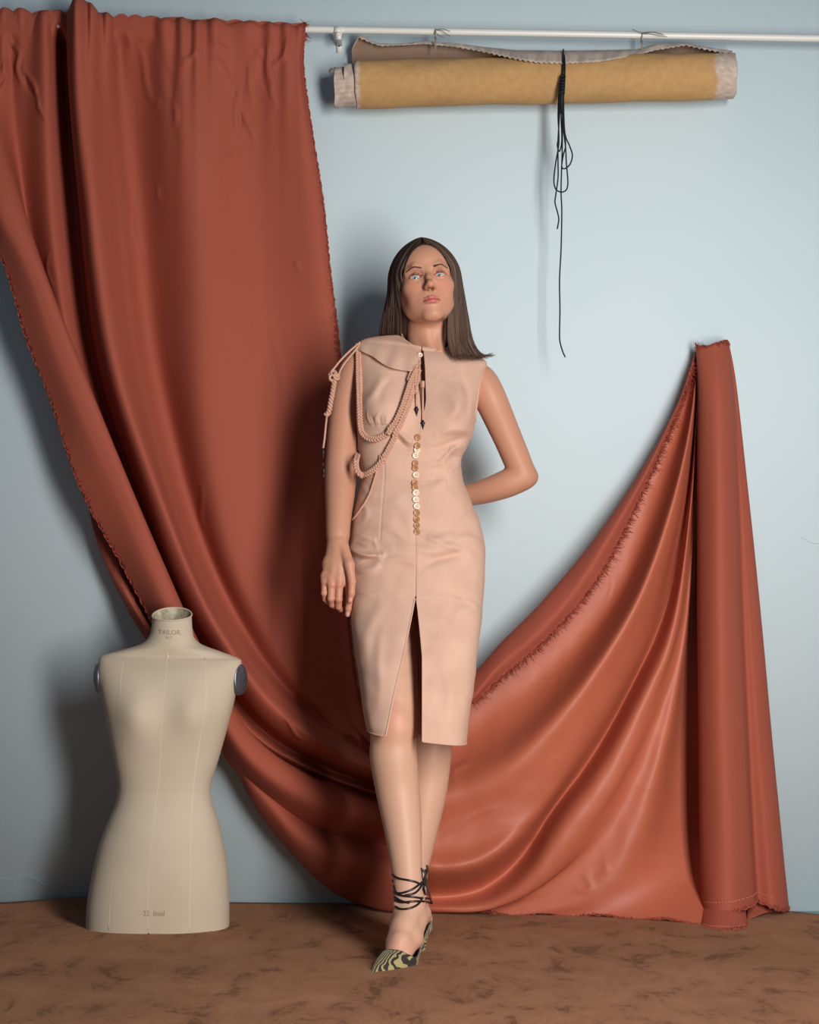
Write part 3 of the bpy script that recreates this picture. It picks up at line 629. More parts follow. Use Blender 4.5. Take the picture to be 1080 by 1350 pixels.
# ---------------- implicit surfaces for the figure ----------------
def smin(a, b, k):
    if k <= 0: return np.minimum(a, b)
    h = np.maximum(k - np.abs(a - b), 0) / k
    return np.minimum(a, b) - h * h * k * .25
class Field:
    def __init__(s, lo, hi, h):
        s.lo = np.array(lo, float); s.h = h; s.n = np.ceil((np.array(hi) - s.lo) / h).astype(int) + 1
        s.F = np.full(tuple(s.n), .05, np.float32)
    def sub(s, lo, hi):
        a = np.clip(np.floor((np.array(lo) - s.lo) / s.h).astype(int), 0, s.n); b = np.clip(np.ceil((np.array(hi) - s.lo) / s.h).astype(int) + 1, 0, s.n)
        if np.any(b <= a): return None
        ax = [(s.lo[k] + s.h * np.arange(a[k], b[k])).astype(np.float32) for k in range(3)]
        return (slice(a[0], b[0]), slice(a[1], b[1]), slice(a[2], b[2])), ax[0][:, None, None], ax[1][None, :, None], ax[2][None, None, :]
    def put(s, sl, d, k, op):
        if op == 'add': s.F[sl] = smin(s.F[sl], d, k)
        else: s.F[sl] = -smin(-s.F[sl], d, k)
    def cone(s, a, b, ra, rb, k=.01, op='add'):
        a = np.array(a, float); b = np.array(b, float); m = max(ra, rb) + k + .012
        q = s.sub(np.minimum(a, b) - m, np.maximum(a, b) + m)
        if q is None: return
        sl, X, Y, Z = q; ba = b - a; L2 = max(ba.dot(ba), 1e-12)
        t = np.clip(((X - a[0]) * ba[0] + (Y - a[1]) * ba[1] + (Z - a[2]) * ba[2]) / L2, 0, 1)
        d = np.sqrt((X - a[0] - t * ba[0]) ** 2 + (Y - a[1] - t * ba[1]) ** 2 + (Z - a[2] - t * ba[2]) ** 2) - (ra + (rb - ra) * t)
        s.put(sl, d.astype(np.float32), k, op)
    def chain(s, pts, rs, k=.01, op='add', sub=1):
        pts = np.array(pts, float); rs = np.array(rs, float)
        if sub > 1:
            n = (len(pts) - 1) * sub + 1; pts = cr(pts, n); rs = cr(rs, n)
        for i in range(len(pts) - 1): s.cone(pts[i], pts[i + 1], rs[i], rs[i + 1], k, op)
    def ell(s, c, r, R=None, k=.01, op='add'):
        c = np.array(c, float); r = np.array(r, float); m = r.max() + k + .012; q = s.sub(c - m, c + m)
        if q is None: return
        sl, X, Y, Z = q; X = X - c[0]; Y = Y - c[1]; Z = Z - c[2]
        if R is not None: X, Y, Z = (R[0, 0] * X + R[1, 0] * Y + R[2, 0] * Z, R[0, 1] * X + R[1, 1] * Y + R[2, 1] * Z, R[0, 2] * X + R[1, 2] * Y + R[2, 2] * Z)
        k0 = np.sqrt((X / r[0]) ** 2 + (Y / r[1]) ** 2 + (Z / r[2]) ** 2) + 1e-6
        k1 = np.sqrt((X / r[0] ** 2) ** 2 + (Y / r[1] ** 2) ** 2 + (Z / r[2] ** 2) ** 2) + 1e-6
        s.put(sl, (k0 * (k0 - 1) / k1).astype(np.float32), k, op)
    def mesh(s):
        F_ = s.F; n = F_.shape; I = F_ < 0
        c = np.zeros((n[0] - 1, n[1] - 1, n[2] - 1), np.uint8)
        for dx in (0, 1):
            for dy in (0, 1):
                for dz in (0, 1): c += I[dx:n[0] - 1 + dx, dy:n[1] - 1 + dy, dz:n[2] - 1 + dz]
        act = (c > 0) & (c < 8); idx = np.argwhere(act); num = np.full(act.shape, -1, np.int64); num[act] = np.arange(len(idx))
        corners = [(x, y, z) for x in (0, 1) for y in (0, 1) for z in (0, 1)]
        acc = np.zeros((len(idx), 3)); cnt = np.zeros(len(idx))
        for a in corners:
            for ax in range(3):
                if a[ax]: continue
                b = list(a); b[ax] = 1
                fa = F_[idx[:, 0] + a[0], idx[:, 1] + a[1], idx[:, 2] + a[2]]; fb = F_[idx[:, 0] + b[0], idx[:, 1] + b[1], idx[:, 2] + b[2]]
                m = (fa < 0) != (fb < 0); t = np.where(m, fa / np.where(m, fa - fb, 1), 0)
                p = np.array(a, float)[None] + t[:, None] * np.eye(3)[ax][None]
                acc[m] += p[m]; cnt[m] += 1
        V = s.lo + s.h * (idx + acc / cnt[:, None])
        Q = []
        for ax in range(3):
            sl0 = [slice(None)] * 3; sl1 = [slice(None)] * 3; sl0[ax] = slice(0, -1); sl1[ax] = slice(1, None)
            A = I[tuple(sl0)]; B = I[tuple(sl1)]; e = np.argwhere(A != B); u, v = [(1, 2), (2, 0), (0, 1)][ax]
            ok = (e[:, u] > 0) & (e[:, v] > 0) & (e[:, u] < n[u] - 1) & (e[:, v] < n[v] - 1); e = e[ok]
            f = []
            for du, dv in ((1, 1), (0, 1), (0, 0), (1, 0)):
                q = e.copy(); q[:, u] -= du; q[:, v] -= dv; f.append(num[q[:, 0], q[:, 1], q[:, 2]])
            f = np.stack(f, 1); flip = ~A[e[:, 0], e[:, 1], e[:, 2]]; f[flip] = f[flip][:, ::-1]; Q.append(f)
        return V, np.concatenate(Q)
def pts_(seq):
    """(px,py,Y,r) -> world points and radii"""
    return [P(a, b, c) for a, b, c, r in seq], [r for a, b, c, r in seq]

# ---------------- the woman ----------------
woman = empty('person', tuple(P(535, 1262, 3.78) * np.array([1, 1, 0]) + np.array([0, 0, .004])),
              'woman in a sleeveless pale peach suede dress, long brown hair, one hand behind her back', 'person')
YT = 4.12
M['skin'] = mat('skin', (214, 158, 128), .48, .35, None, (700, .08, .0004), attr='Col', sss=.12)
SK = np.array(s2l((192, 139, 112)))
# head frame: x viewer's right, y away from camera, z up
Rz = Matrix.Rotation(math.radians(4), 3, 'Z'); Rx = Matrix.Rotation(math.radians(-9), 3, 'X'); Ry = Matrix.Rotation(math.radians(-7.5), 3, 'Y')
HR = np.array(Ry @ Rx @ Rz); HC = P(561.8, 378.3, 4.13); HS = .985
def hw(p): return HC + HR @ (np.array(p, float) * HS)
def build_head(fd):
    E = lambda c, r, k=.012, op='add': fd.ell(hw(c), np.array(r) * HS, HR, k, op)
    C = lambda a, b, ra, rb, k=.01, op='add': fd.cone(hw(a), hw(b), ra * HS, rb * HS, k, op)
    # neck first
    fd.chain([hw((0, .022, -.03)), P(563, 428, 4.15), P(563, 450, 4.163), P(562, 470, 4.170)], [.046, .0450, .0460, .0460], .02)
    C((-.030, .02, -.06), (-.004, .006, -.175), .010, .009, .02); C((.030, .02, -.06), (.016, .006, -.175), .010, .009, .02)
    E((0, .012, .036), (.0715, .092, .084), .0)
    E((0, -.028, -.012), (.0615, .056, .078), .03)
    E((0, -.034, -.058), (.050, .046, .046), .02)
    for s in (-1, 1):
        C((s * .049, -.004, -.010), (s * .0455, -.010, -.048), .0150, .0140, .03); C((s * .0455, -.010, -.048), (s * .040, -.024, -.070), .0140, .0135, .024); C((s * .040, -.024, -.070), (s * .013, -.066, -.099), .0135, .0115, .024)
        E((s * .040, -.052, -.022), (.022, .020, .018), .022)                       # cheekbone
        E((s * .030, -.052, -.052), (.022, .022, .025), .02)                        # cheek
    E((0, -.069, -.0985), (.017, .0145, .013), .014)                                # chin
    E((0, -.048, .045), (.052, .042, .040), .025)                                   # forehead
    for s in (-1, 1):
        C((s * .010, -.083, .0175), (s * .030, -.081, .0225), .0065, .007, .010); C((s * .030, -.081, .0225), (s * .050, -.064, .016), .007, .006, .012)
    for s in (-1, 1): E((s * .031, -.090, -.001), (.0165, .0135, .0115), .012, 'sub')   # eye hollow
    # nose
    C((0, -.084, .014), (0, -.094, -.012), .0052, .0060, .014); C((0, -.094, -.012), (0, -.1050, -.033), .0060, .0076, .010)
    E((0, -.1070, -.0350), (.0080, .0076, .0070), .010)
    for s in (-1, 1): E((s * .0105, -.0945, -.0380), (.0052, .0085, .0056), .010)
    # muzzle and lips
    E((0, -.066, -.066), (.030, .024, .026), .014)
    up = [(-.0245, -.0775, -.0695), (-.014, -.0885, -.0650), (-.0050, -.0935, -.0632), (0, -.0935, -.0638), (.0050, -.0935, -.0632), (.014, -.0885, -.0650), (.0245, -.0775, -.0695)]
    fd.chain([hw(p) for p in up], np.array([.0014, .0026, .0032, .0030, .0032, .0026, .0014]) * HS, .0035)
    lo = [(-.0225, -.0785, -.0715), (-.012, -.0890, -.0735), (0, -.0925, -.0735), (.012, -.0890, -.0735), (.0225, -.0785, -.0715)]
    fd.chain([hw(p) for p in lo], np.array([.0014, .0034, .0042, .0034, .0014]) * HS, .0035, sub=2)
    mid = [(-.0235, -.0815, -.0695), (-.012, -.0945, -.0688), (0, -.1005, -.0682), (.012, -.0945, -.0688), (.0235, -.0815, -.0695)]
    fd.chain([hw(p) for p in mid], np.array([.0010, .0015, .0016, .0015, .0010]) * HS, .0012, 'sub', sub=2)
    for s in (-1, 1): E((s * .0055, -.1005, -.0450), (.0032, .0044, .0030), .003, 'sub')
    # eyelids: a ball over each eye, then the almond opening
    for s in (-1, 1):
        E((s * .031, -.0665, -.001), (.0152, .0148, .0138), .005)
        C((s * .017, -.078, -.004), (s * .031, -.0835, .0062), .0016, .0019, .003); C((s * .031, -.0835, .0062), (s * .046, -.073, .0005), .0019, .0014, .003)
        fd.ell(hw((s * .0315, -.083, -.0012)), np.array((.0150, .013, .0046)) * HS, HR, .0012, 'sub')
    # ears
    for s in (-1, 1):
        E((s * .0705, .012, -.012), (.007, .017, .029), .004); E((s * .0755, .006, -.010), (.0045, .009, .017), .003, 'sub')
def head_colour(V):
    L = (V - HC) @ HR / HS; x, y, z = L[:, 0], L[:, 1], L[:, 2]; c = np.tile(SK, (len(V), 1))
    def mixin(w, col): 
        nonlocal c
        w = np.clip(w, 0, 1)[:, None]; c = c * (1 - w) + np.array(col) * w
    mixin(.32 * np.exp(-((np.abs(x) - .038) / .017) ** 2 - ((z + .030) / .02) ** 2) * (y < -.02), s2l((214, 128, 104)))
    mixin(.30 * np.exp(-(x / .012) ** 2 - ((z + .036) / .012) ** 2) * (y < -.08), s2l((214, 124, 102)))
    mixin(.30 * np.exp(-((np.abs(x) - .033) / .017) ** 2 - ((z - .008) / .010) ** 2) * (y < -.05), s2l((160, 104, 88)))
    # lips
    ax = np.abs(x); zt = -.0603 - .0085 * np.clip(ax / .024, 0, 1) ** 1.5 - .0018 * np.exp(-(x / .0035) ** 2); zb = -.0788 + .0090 * np.clip(ax / .0235, 0, 1) ** 2
    w = 1 / (1 + np.exp(-(zt - z) / .0006)) / (1 + np.exp(-(z - zb) / .0008)) / (1 + np.exp((ax - .0235) / .0008)) * (y < -.06)
    mixin(w * .88, s2l((186, 96, 92)))
    mixin(w * .75 * np.exp(-((z + .0688 + .0008 * (ax / .02)) / .0011) ** 2), s2l((120, 50, 50)))
    # lash lines
    for s in (-1, 1):
        ex = (x - s * .0315) / .0150; ez = (z + .0012) / .0049; r = np.hypot(ex, ez)
        mixin(.85 * np.exp(-((r - 1.03) / .13) ** 2) * (ez > -.15) * (y < -.055), s2l((52, 36, 32)))
        mixin(.35 * np.exp(-((r - 1.03) / .12) ** 2) * (ez <= -.15) * (y < -.055), s2l((96, 62, 54)))
    mixin(.9 * np.exp(-(((ax - .0058) / .0036) ** 2 + ((z + .0445) / .0032) ** 2) * 1.2) * (y < -.085), s2l((70, 34, 28)))
    # scalp under the hair
    hl = (z > .082 - 18 * x * x + .0) | (y > -.01) & (z > -.04) & (ax < .0695) | (y > .03) & (z > -.08)
    mixin(hl * 1.0, s2l((58, 42, 36)))
    return c
chunks = []
def chunk(lo, hi, h, fn, colour=None):
    fd = Field(lo, hi, h); fn(fd); V, Q = fd.mesh(); c = colour(V) if colour else np.tile(SK, (len(V), 1)); chunks.append((V, Q, c))
ctr = HC
chunk(ctr + [-.10, -.14, -.22], ctr + [.10, .13, .14], .00165, build_head, head_colour)

# right arm (viewer's left) hanging, with hand
def right_arm(fd):
    p, r = pts_([(488, 480, 4.158, .033), (471, 484, 4.152, .0365), (459.5, 518, 4.145, .0370), (453.5, 560, 4.13, .0362), (450, 600, 4.11, .0345), (449, 628, 4.10, .0350), (448, 655, 4.075, .0330), (446, 690, 4.04, .0272), (445.5, 715, 4.02, .0240)])
    fd.chain(p, r, .012, sub=3)
    W0 = P(444, 712, 4.018); W1 = P(448, 712, 4.010)
    # palm
    kn = [(459.5, 768, 3.992), (447.5, 771, 3.985), (437, 771, 3.987), (428.5, 767, 3.996)]
    K = [P(*q) for q in kn]
    st = [P(451, 718, 4.008), P(447, 718, 4.006), (P(443, 718, 4.008)), P(439.5, 719, 4.014)]
    for a, b, r1 in zip(st, K, (.0112, .0112, .0108, .0100)):
        mid = (a + b) / 2; fd.cone(a, mid, .0150, .0142, .010); fd.cone(mid, b, .0142, r1, .010)
    for i in range(3): fd.cone((st[i] + K[i]) / 2 + [0, .006, 0], (st[i + 1] + K[i + 1]) / 2 + [0, .006, 0], .0145, .0145, .010)
    for i in range(3): fd.cone(K[i] + [0, .005, .014], K[i + 1] + [0, .005, .014], .011, .011, .008)
    for k_ in K: fd.ell(k_ + np.array([0, -.003, .001]), (.0088, .0088, .0088), None, .006)
    # veins and tendons on the back of the hand
    for a, b in (((442, 722, 3.991), (439, 755, 3.974)), ((446, 726, 3.988), (449, 758, 3.972)), ((450, 722, 3.992), (457, 752, 3.978))):
        fd.cone(P(*a) + [0, .0045, 0], P(*b) + [0, .012, 0], .0022, .0016, .010)
    FG = [[(459.5, 768, 3.992), (461.0, 789, 3.990), (459.5, 802, 3.997), (458.2, 810.5, 4.004)],
          [(447.5, 771, 3.985), (446.5, 790, 3.984), (446.5, 800, 3.998), (449.0, 804, 4.014)],
          [(437, 771, 3.987), (436.5, 789, 3.986), (437.5, 797, 4.000), (441, 800, 4.016)],
          [(428.5, 767, 3.996), (427.6, 782, 3.994), (428.8, 790, 4.005), (432, 794, 4.016)]]
    FR = [[.0096, .0086, .0078, .0064], [.0100, .0090, .0080, .0066], [.0096, .0086, .0076, .0064], [.0088, .0078, .0070, .0060]]
    T = Field(fd.lo, fd.lo + (fd.n - 1) * fd.h, fd.h)
    for i, (f, rr) in enumerate(zip(FG, FR)):
        q = [P(*a) for a in f]
        for j in range(3): fd.cone(q[j], q[j + 1], rr[j], rr[j + 1], .0022)
        fd.ell(q[1] + np.array([0, -.001, 0]), np.array([1, 1, 1]) * rr[1] * .98, None, .003)
    # thumb leaves the side of the palm, forward of the fingers
    th = [P(453, 722, 4.000), P(460.5, 744, 3.978), P(464.0, 766, 3.970), P(463.5, 782, 3.972), P(461.5, 792, 3.977)]
    tr = [.0135, .0125, .0100, .0086, .0068]
    for j in range(4): fd.cone(th[j], th[j + 1], tr[j], tr[j + 1], .006 if j < 2 else .003)
def arm_colour(V):
    px, py = px_of(V); c = np.tile(SK, (len(V), 1)); w = .22 * np.clip((py - 752) / 25, 0, 1)[:, None]
    c = c * (1 - w) + np.array(s2l((206, 120, 100))) * w
    k = np.zeros(len(V))
    for x_, y_ in ((447, 770), (437, 771), (459, 769), (446, 790), (461, 789)): k = np.maximum(k, .3 * np.exp(-((px - x_) ** 2 + (py - y_) ** 2) / 14))
    k = k[:, None]; nl = np.zeros(len(V))
    for x_, y_ in ((462.5, 790), (458.8, 809)): nl = np.maximum(nl, .8 * np.exp(-(((px - x_) / 1.6) ** 2 + ((py - y_) / 2.6) ** 2) ** 2))
    nl = nl[:, None]; c = c * (1 - nl) + np.array(s2l((236, 196, 184))) * nl
    return c * (1 - k) + np.array(s2l((196, 96, 82))) * k
a_ = P(416, 830, 3.93); b_ = P(505, 448, 4.20)
chunk([P(412, 800, 4.0)[0], 3.93, P(440, 822, 4.0)[2]], [P(500, 450, 4.13)[0], 4.20, P(460, 452, 4.13)[2]], .0019, right_arm, arm_colour)

# left arm (viewer's right): elbow out, forearm behind the waist
def left_arm(fd):
    p, r = pts_([(616, 496, 4.155, .036), (633, 503, 4.155, .0385), (646, 525, 4.15, .0375), (660, 556, 4.165, .0350), (674, 588, 4.18, .0325), (684, 612, 4.19, .0305), (692, 630, 4.195, .0270)])
    fd.chain(p, r, .012, sub=3)
    p, r = pts_([(692, 628, 4.195, .0280), (670, 637, 4.20, .0310), (645, 646, 4.215, .0275), (622, 652, 4.235, .0235), (600, 655, 4.25, .0210)])
    fd.chain(p, r, .014, sub=3)
    fd.ell(P(700, 629, 4.20), (.017, .018, .017), None, .012)
    c = P(590, 655, 4.255)                       # hand tucked behind the back
    fd.ell(c, (.042, .016, .038), None, .012)
    for i in range(4):
        b = c + np.array([-.030, .0, .026 - .018 * i]); e = b + np.array([-.038, -.004, -.004 - .003 * i]); g = e + np.array([-.024, -.012, -.006])
        fd.cone(b, e, .0085, .0078, .002); fd.cone(e, g, .0078, .0062, .002)
    fd.cone(c + np.array([-.01, 0, .028]), c + np.array([-.045, -.006, .052]), .0105, .0075, .004)
chunk([P(560, 600, 4.2)[0] - .08, 4.06, P(600, 705, 4.2)[2]], [P(722, 600, 4.2)[0], 4.30, P(600, 462, 4.13)[2]], .0024, left_arm)

# torso (under the dress) and legs
def torso(fd):
    fd.chain([P(561, 482, 4.168), P(556, 520, 4.145), P(548, 560, 4.13), P(543, 620, 4.12), P(546, 690, 4.11), P(550, 750, 4.10)], [.048, .062, .066, .062, .072, .080], .03)
    fd.cone(P(520, 474, 4.14), P(598, 482, 4.145), .030, .030, .03)
    fd.cone(P(500, 740, 4.10), P(598, 740, 4.10), .065, .065, .03)
    fd.cone(P(515, 540, 4.10), P(515, 541, 4.10), .04, .04, .02); fd.cone(P(590, 540, 4.10), P(590, 541, 4.10), .04, .04, .02)
chunk([P(470, 700, 4.1)[0], 3.98, P(540, 800, 4.1)[2]], [P(632, 700, 4.1)[0], 4.22, P(540, 452, 4.1)[2]], .004, torso)
def legs(fd):
    p, r = pts_([(507, 770, 4.08, .078), (514, 860, 3.995, .064), (521, 925, 3.93, .055), (520, 955, 3.91, .0525), (518.5, 985, 3.905, .0515), (519.5, 1005, 3.905, .0525), (525.0, 1045, 3.905, .0495),
                (531, 1090, 3.88, .0425), (535.0, 1130, 3.855, .0355), (537.5, 1160, 3.835, .0315), (538.5, 1186, 3.815, .0300), (545, 1204, 3.815, .0300)])
    fd.chain(p, r, .010, sub=3)
    fd.ell(P(521, 957, 3.872), (.030, .022, .032), None, .03)         # kneecap
    fd.ell(P(524, 1192, 3.80), (.010, .012, .012), None, .014); fd.ell(P(553, 1186, 3.82), (.010, .012, .012), None, .014)
    # foot
    fd.chain([P(553, 1206, 3.850), P(557, 1211, 3.868)], [.027, .024], .016)
    fd.chain([P(541, 1198, 3.80), P(533, 1222, 3.765), P(528, 1242, 3.725), P(522, 1259, 3.695)], [.030, .027, .0215, .0145], .014)
    fd.chain([P(553, 1204, 3.835), P(544, 1238, 3.765), P(535, 1258, 3.710)], [.024, .021, .0150], .016)
    fd.chain([P(530, 1210, 3.80), P(522, 1243, 3.745), P(515, 1259, 3.705)], [.022, .0195, .0135], .016)
    for i, (x, y, Y_) in enumerate([(512, 1264, 3.69), (518, 1264, 3.685), (524, 1264, 3.685), (530, 1264, 3.69), (536, 1264, 3.695)]):   # toes inside the shoe
        a = P(x, y, Y_); a[2] = .024; b = P(508 + i * 4, 1272, 3.665); b[2] = .017; fd.cone(a, b, .0078, .0058, .003)
    # back leg
    p, r = pts_([(590, 770, 4.10, .080), (578, 860, 4.07, .070), (571, 930, 4.04, .058), (568, 985, 4.02, .0505), (563.5, 1030, 4.025, .0490), (558, 1065, 4.02, .0465), (551, 1110, 4.01, .0390), (546.5, 1145, 4.00, .0315), (545, 1180, 3.985, .0285), (548, 1200, 3.99, .028)])
    fd.chain(p, r, .010, sub=3)
    fd.chain([P(548, 1196, 3.98), P(538, 1228, 3.93), P(530, 1246, 3.885)], [.028, .024, .016], .014)
    fd.chain([P(553, 1206, 4.02), P(546, 1222, 3.97), P(536, 1246, 3.90)], [.024, .022, .016], .014)
    fd.chain([P(530, 1246, 3.885), P(524, 1252, 3.865)], [.016, .013], .014)
def leg_colour(V):
    px, py = px_of(V); w = .30 * np.exp(-((px - 518) / 22) ** 2 - ((py - 955) / 26) ** 2) + .28 * np.clip((py - 1225) / 35, 0, 1); w = np.clip(w, 0, 1)[:, None]
    c0 = np.array(s2l((202, 158, 133))); return c0 * (1 - w) + np.array(s2l((206, 122, 98))) * w
chunk([P(480, 900, 3.9)[0] - .04, 3.62, .004], [P(640, 900, 4.1)[0], 4.20, P(540, 760, 4.1)[2]], .0027, legs, leg_colour)
V = []; Q = []; Cc = []; n = 0
for v, q, c in chunks: V.append(v); Q.append(q + n); Cc.append(c); n += len(v)
body = mesh_obj('body', np.concatenate(V), np.concatenate(Q), M['skin'], woman); vcol(body, np.concatenate(Cc))
sm = body.modifiers.new('s', 'SMOOTH'); sm.factor = .5; sm.iterations = 2
lv, lq, _ = chunks[-1]; bvLeg = BVHTree.FromPolygons([tuple(v) for v in lv], [tuple(int(k) for k in f) for f in lq])

# eyes
M['eye'] = mat('eye_white', (196, 186, 182), .15, .6, coat=.6); M['iris'] = mat('blue_grey_iris', (96, 126, 146), .12, .6, coat=1); M['pupil'] = mat('pupil', (14, 14, 18), .1, .6)
for s in (-1, 1):
    mb = MB(); c = hw((s * .031, -.0655, -.001)); th = np.linspace(0, math.pi, 20); ph = np.linspace(0, 2 * math.pi, 25)
    gz = (Vector((0, 0, CZ)) + Vector((0, 0, .25)) - Vector(tuple(c))).normalized(); gz = np.array(gz); u = np.cross(gz, [0, 0, 1]); u /= np.linalg.norm(u); v_ = np.cross(u, gz)
    def cap(t0, t1, R_, nn=14):
        th = np.linspace(t0, t1, nn)
        return c + R_ * (np.cos(th)[:, None, None] * gz + np.sin(th)[:, None, None] * (np.cos(ph)[None, :, None] * u + np.sin(ph)[None, :, None] * v_))
    R_ = .0127 * HS
    o = grid_obj('eyeball', cap(0, math.pi, R_, 26), M['eye'], woman, True)
    grid_obj('iris', cap(0, .50, R_ * 1.015), M['iris'], o, True); grid_obj('pupil', cap(0, .19, R_ * 1.03), M['pupil'], o, True)
M['hair'] = mat('brown_hair', (92, 68, 52), .46, .4, None, None, attr='Col'); M['hair_under'] = mat('dark_hair_underlayer', (52, 38, 33), .6, .2)
hv, hq, _ = chunks[0]; bvHead = BVHTree.FromPolygons([tuple(v) for v in hv], [tuple(int(k) for k in f) for f in hq])
def onhead(lx, lz, off=.0004):
    o = hw((lx, -.2, lz)); d = HR @ np.array([0, 1., 0]); h = bvHead.ray_cast(Vector(tuple(o)), Vector(tuple(d)))
    return np.array(h[0] + h[1] * off) if h[0] is not None else hw((lx, -.08, lz))
mb = None
for s in (-1, 1):
    mb = MB()
    rs = np.random.RandomState(3 + s)
    for i in range(110):
        t = i / 109.; x = .0135 + .036 * t; z = .0165 + .0045 * math.sin(min(1, t * 1.25) * 1.6) - .006 * max(0, t - .62) * 2.2
        z += rs.uniform(-1, 1) * .0024 * (1 - .6 * t); l = .0055
        a = onhead(s * x, z); b = onhead(s * (x + l * .8), z + .0012 * (1 - 1.6 * t)); mb.tube([a, (a + b) / 2 + HR @ np.array([0, -.0006, 0]), b], [.00042, .0005, .0003], 3)
    o = mb.build('eyebrow', mat('eyebrow_hair', (96, 66, 52), .7), woman); o['kind'] = 'stuff'
    mb = MB()
    for i in range(34):
        t = i / 33.; x = .0185 + .027 * t; ex = (x - .0315) / .0135; z = -.0012 + .0056 * math.sqrt(max(0, 1 - min(1, ex * ex)))
        a = hw((s * x, -.0815 + .016 * ex * ex * (1 if ex > 0 else .6) - .001, z)); d = HR @ np.array([s * .25 * ex, -1, .55]); d /= np.linalg.norm(d)
        mb.tube([a, a + d * .003, a + d * .0055 + HR @ np.array([s * .0008 * t, 0, .0016])], [.00032, .00026, .0001], 3)
    o = mb.build('eyelashes', mat('lash', (34, 26, 24), .6), woman); o['kind'] = 'stuff'

# ---------------- hair ----------------
def hair():
    rs = np.random.RandomState(12); locks = {-1: MB(), 1: MB()}; cols = {-1: [], 1: []}
    c0 = np.array([0, .010, .034]); rad = np.array([.0765, .0965, .0895])
    def shell(d, k=1.0):
        d = d / np.linalg.norm(d); return c0 + rad * k * d / np.linalg.norm(d)
    N = 1050
    for s in (-1, 1):
        for i in range(N):
            w = (i + rs.uniform(0, 1)) / N; w = w ** 1.25                       # 0 = along the face, 1 = back of the head
            layer = rs.uniform(0, 1)
            phi = math.radians(49 + 131 * w) ; k = 1.0 + .055 * layer
            yy = -.66 + 1.15 * w ** .9
            d0 = np.array([s * .015, yy, math.sqrt(max(.05, 1 - yy * yy))]); d1 = np.array([s * math.sin(phi), -math.cos(phi), -.25])
            d0 /= np.linalg.norm(d0); d1 /= np.linalg.norm(d1); om = math.acos(np.clip(d0.dot(d1), -1, 1)); pts = []
            for t in np.linspace(0, 1, 9):
                d = (math.sin((1 - t) * om) * d0 + math.sin(t * om) * d1) / math.sin(om)
                kk = k * (1 - .03 * (1 - t)); q = shell(d, kk)
                q[0] *= 1 + .22 * t ** 1.5
                q[2] += .004 * math.exp(-(t / .15) ** 2) - .010 * math.exp(-(t / .08) ** 2) * 0
                pts.append(hw(q))
            # hanging part, in world space
            m = min(1, w * 2.3); back = max(0, (w - .43) / .57)
            if s < 0:
                x1 = 540 - 37 * math.sin(m * math.pi / 2) + back * 52; x2 = 543 - 42 * math.sin(m * math.pi / 2) + back * 50
                j = rs.normal(0, 1.5)
                pts += [P(x1 + 3 + j * .4, 410, 4.105 + .10 * w), P(x2 + j, 442, 4.15 + .06 * w), P(x2 + 2 + j, 468, 4.195 + .03 * w), P(x2 + 3 + j, 490 + rs.uniform(-8, 8), 4.215 + .02 * w)]
            else:
                x1 = 594 + 24 * math.sin(m * math.pi / 2) - back * 46; j = rs.normal(0, 1.5)
                Yb = 4.085 + .10 * w
                if w < .5:
                    e = rs.uniform(0, 1) ** 1.4; out = 5 + 23 * e * m + 3 * layer
                    pts += [P(x1 - 1 + j * .3, 405, Yb - .005), P(x1 - 3 + 3 * m + j * .6, 435, Yb - .012), P(x1 + .15 * out + j, 455, Yb - .02), P(x1 + .5 * out + j, 468 + 2 * e, Yb - .022), P(x1 + out * 1.05 + 4 * e, 473 - 2 * e * m + rs.normal(0, 1.5), Yb - .03 + .015 * e)]
                    if e > .8: pts.append(P(x1 + out * 1.2 + 3, 469 - 5 * rs.uniform(0, 1), Yb - .028))
                else:
                    pts += [P(x1 + j * .3, 410, Yb), P(x1 + j, 445, Yb + .02), P(x1 + j, 475, 4.215), P(x1 + j, 500, 4.22)]
            p = cr(np.array(pts), 34); n_ = len(p)
            for _ in range(7): p[2:-1] = .25 * p[1:-2] + .5 * p[2:-1] + .25 * p[3:]
            r = np.full(n_, .00125 + .0004 * rs.uniform(-1, 1)); r[:2] *= .6; r[-9:] *= np.linspace(1, .12, 9)
            locks[s].tube(p, r, 4); tone = np.clip(.42 + .38 * math.sin(w * 60 + 5 * layer) * rs.uniform(.3, 1) + rs.normal(0, .12) + (.16 * (w < .5) if s > 0 else -.18), 0, 1)  # random streaks, plus lit right side and shaded left painted into the colour
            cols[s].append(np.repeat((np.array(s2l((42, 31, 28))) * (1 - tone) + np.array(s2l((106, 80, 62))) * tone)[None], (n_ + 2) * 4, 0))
    for s in (-1, 1):
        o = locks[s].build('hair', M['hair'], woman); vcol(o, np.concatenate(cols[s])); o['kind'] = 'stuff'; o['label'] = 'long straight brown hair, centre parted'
    # under-volume so no scalp shows
    fd = Field(HC + np.array([-.11, -.12, -.22]), HC + np.array([.11, .16, .14]), .003)
    fd.ell(hw(c0 + [0, .006, .004]), rad * np.array([.965, .93, .955]), HR, 0)
    for s, x in ((-1, 523), (1, 592)):
        fd.chain([hw((s * .052, .035, .01)), P(x, 405, 4.19), P(x, 440, 4.20), P(x + s * 2, 468, 4.215)], [.030, .026, .024, .02], .02)
    fd.chain([hw((0, .07, .0)), P(560, 420, 4.235), P(560, 470, 4.235)], [.05, .035, .03], .03)
    q = fd.sub(fd.lo, fd.lo + fd.n * fd.h); sl, X, Y_, Z = q
    # keep the face free: cut everything ahead of the hairline
    L = [(X - HC[0]) * HR[0, k] + (Y_ - HC[1]) * HR[1, k] + (Z - HC[2]) * HR[2, k] for k in range(3)]
    cut = (L[1] + .040 + .55 * np.clip(L[2] - .03, 0, .08) * -1).astype(np.float32)       # y < -.040 (further forward up top) removed
    fd.F = np.maximum(fd.F, -(cut)).astype(np.float32)
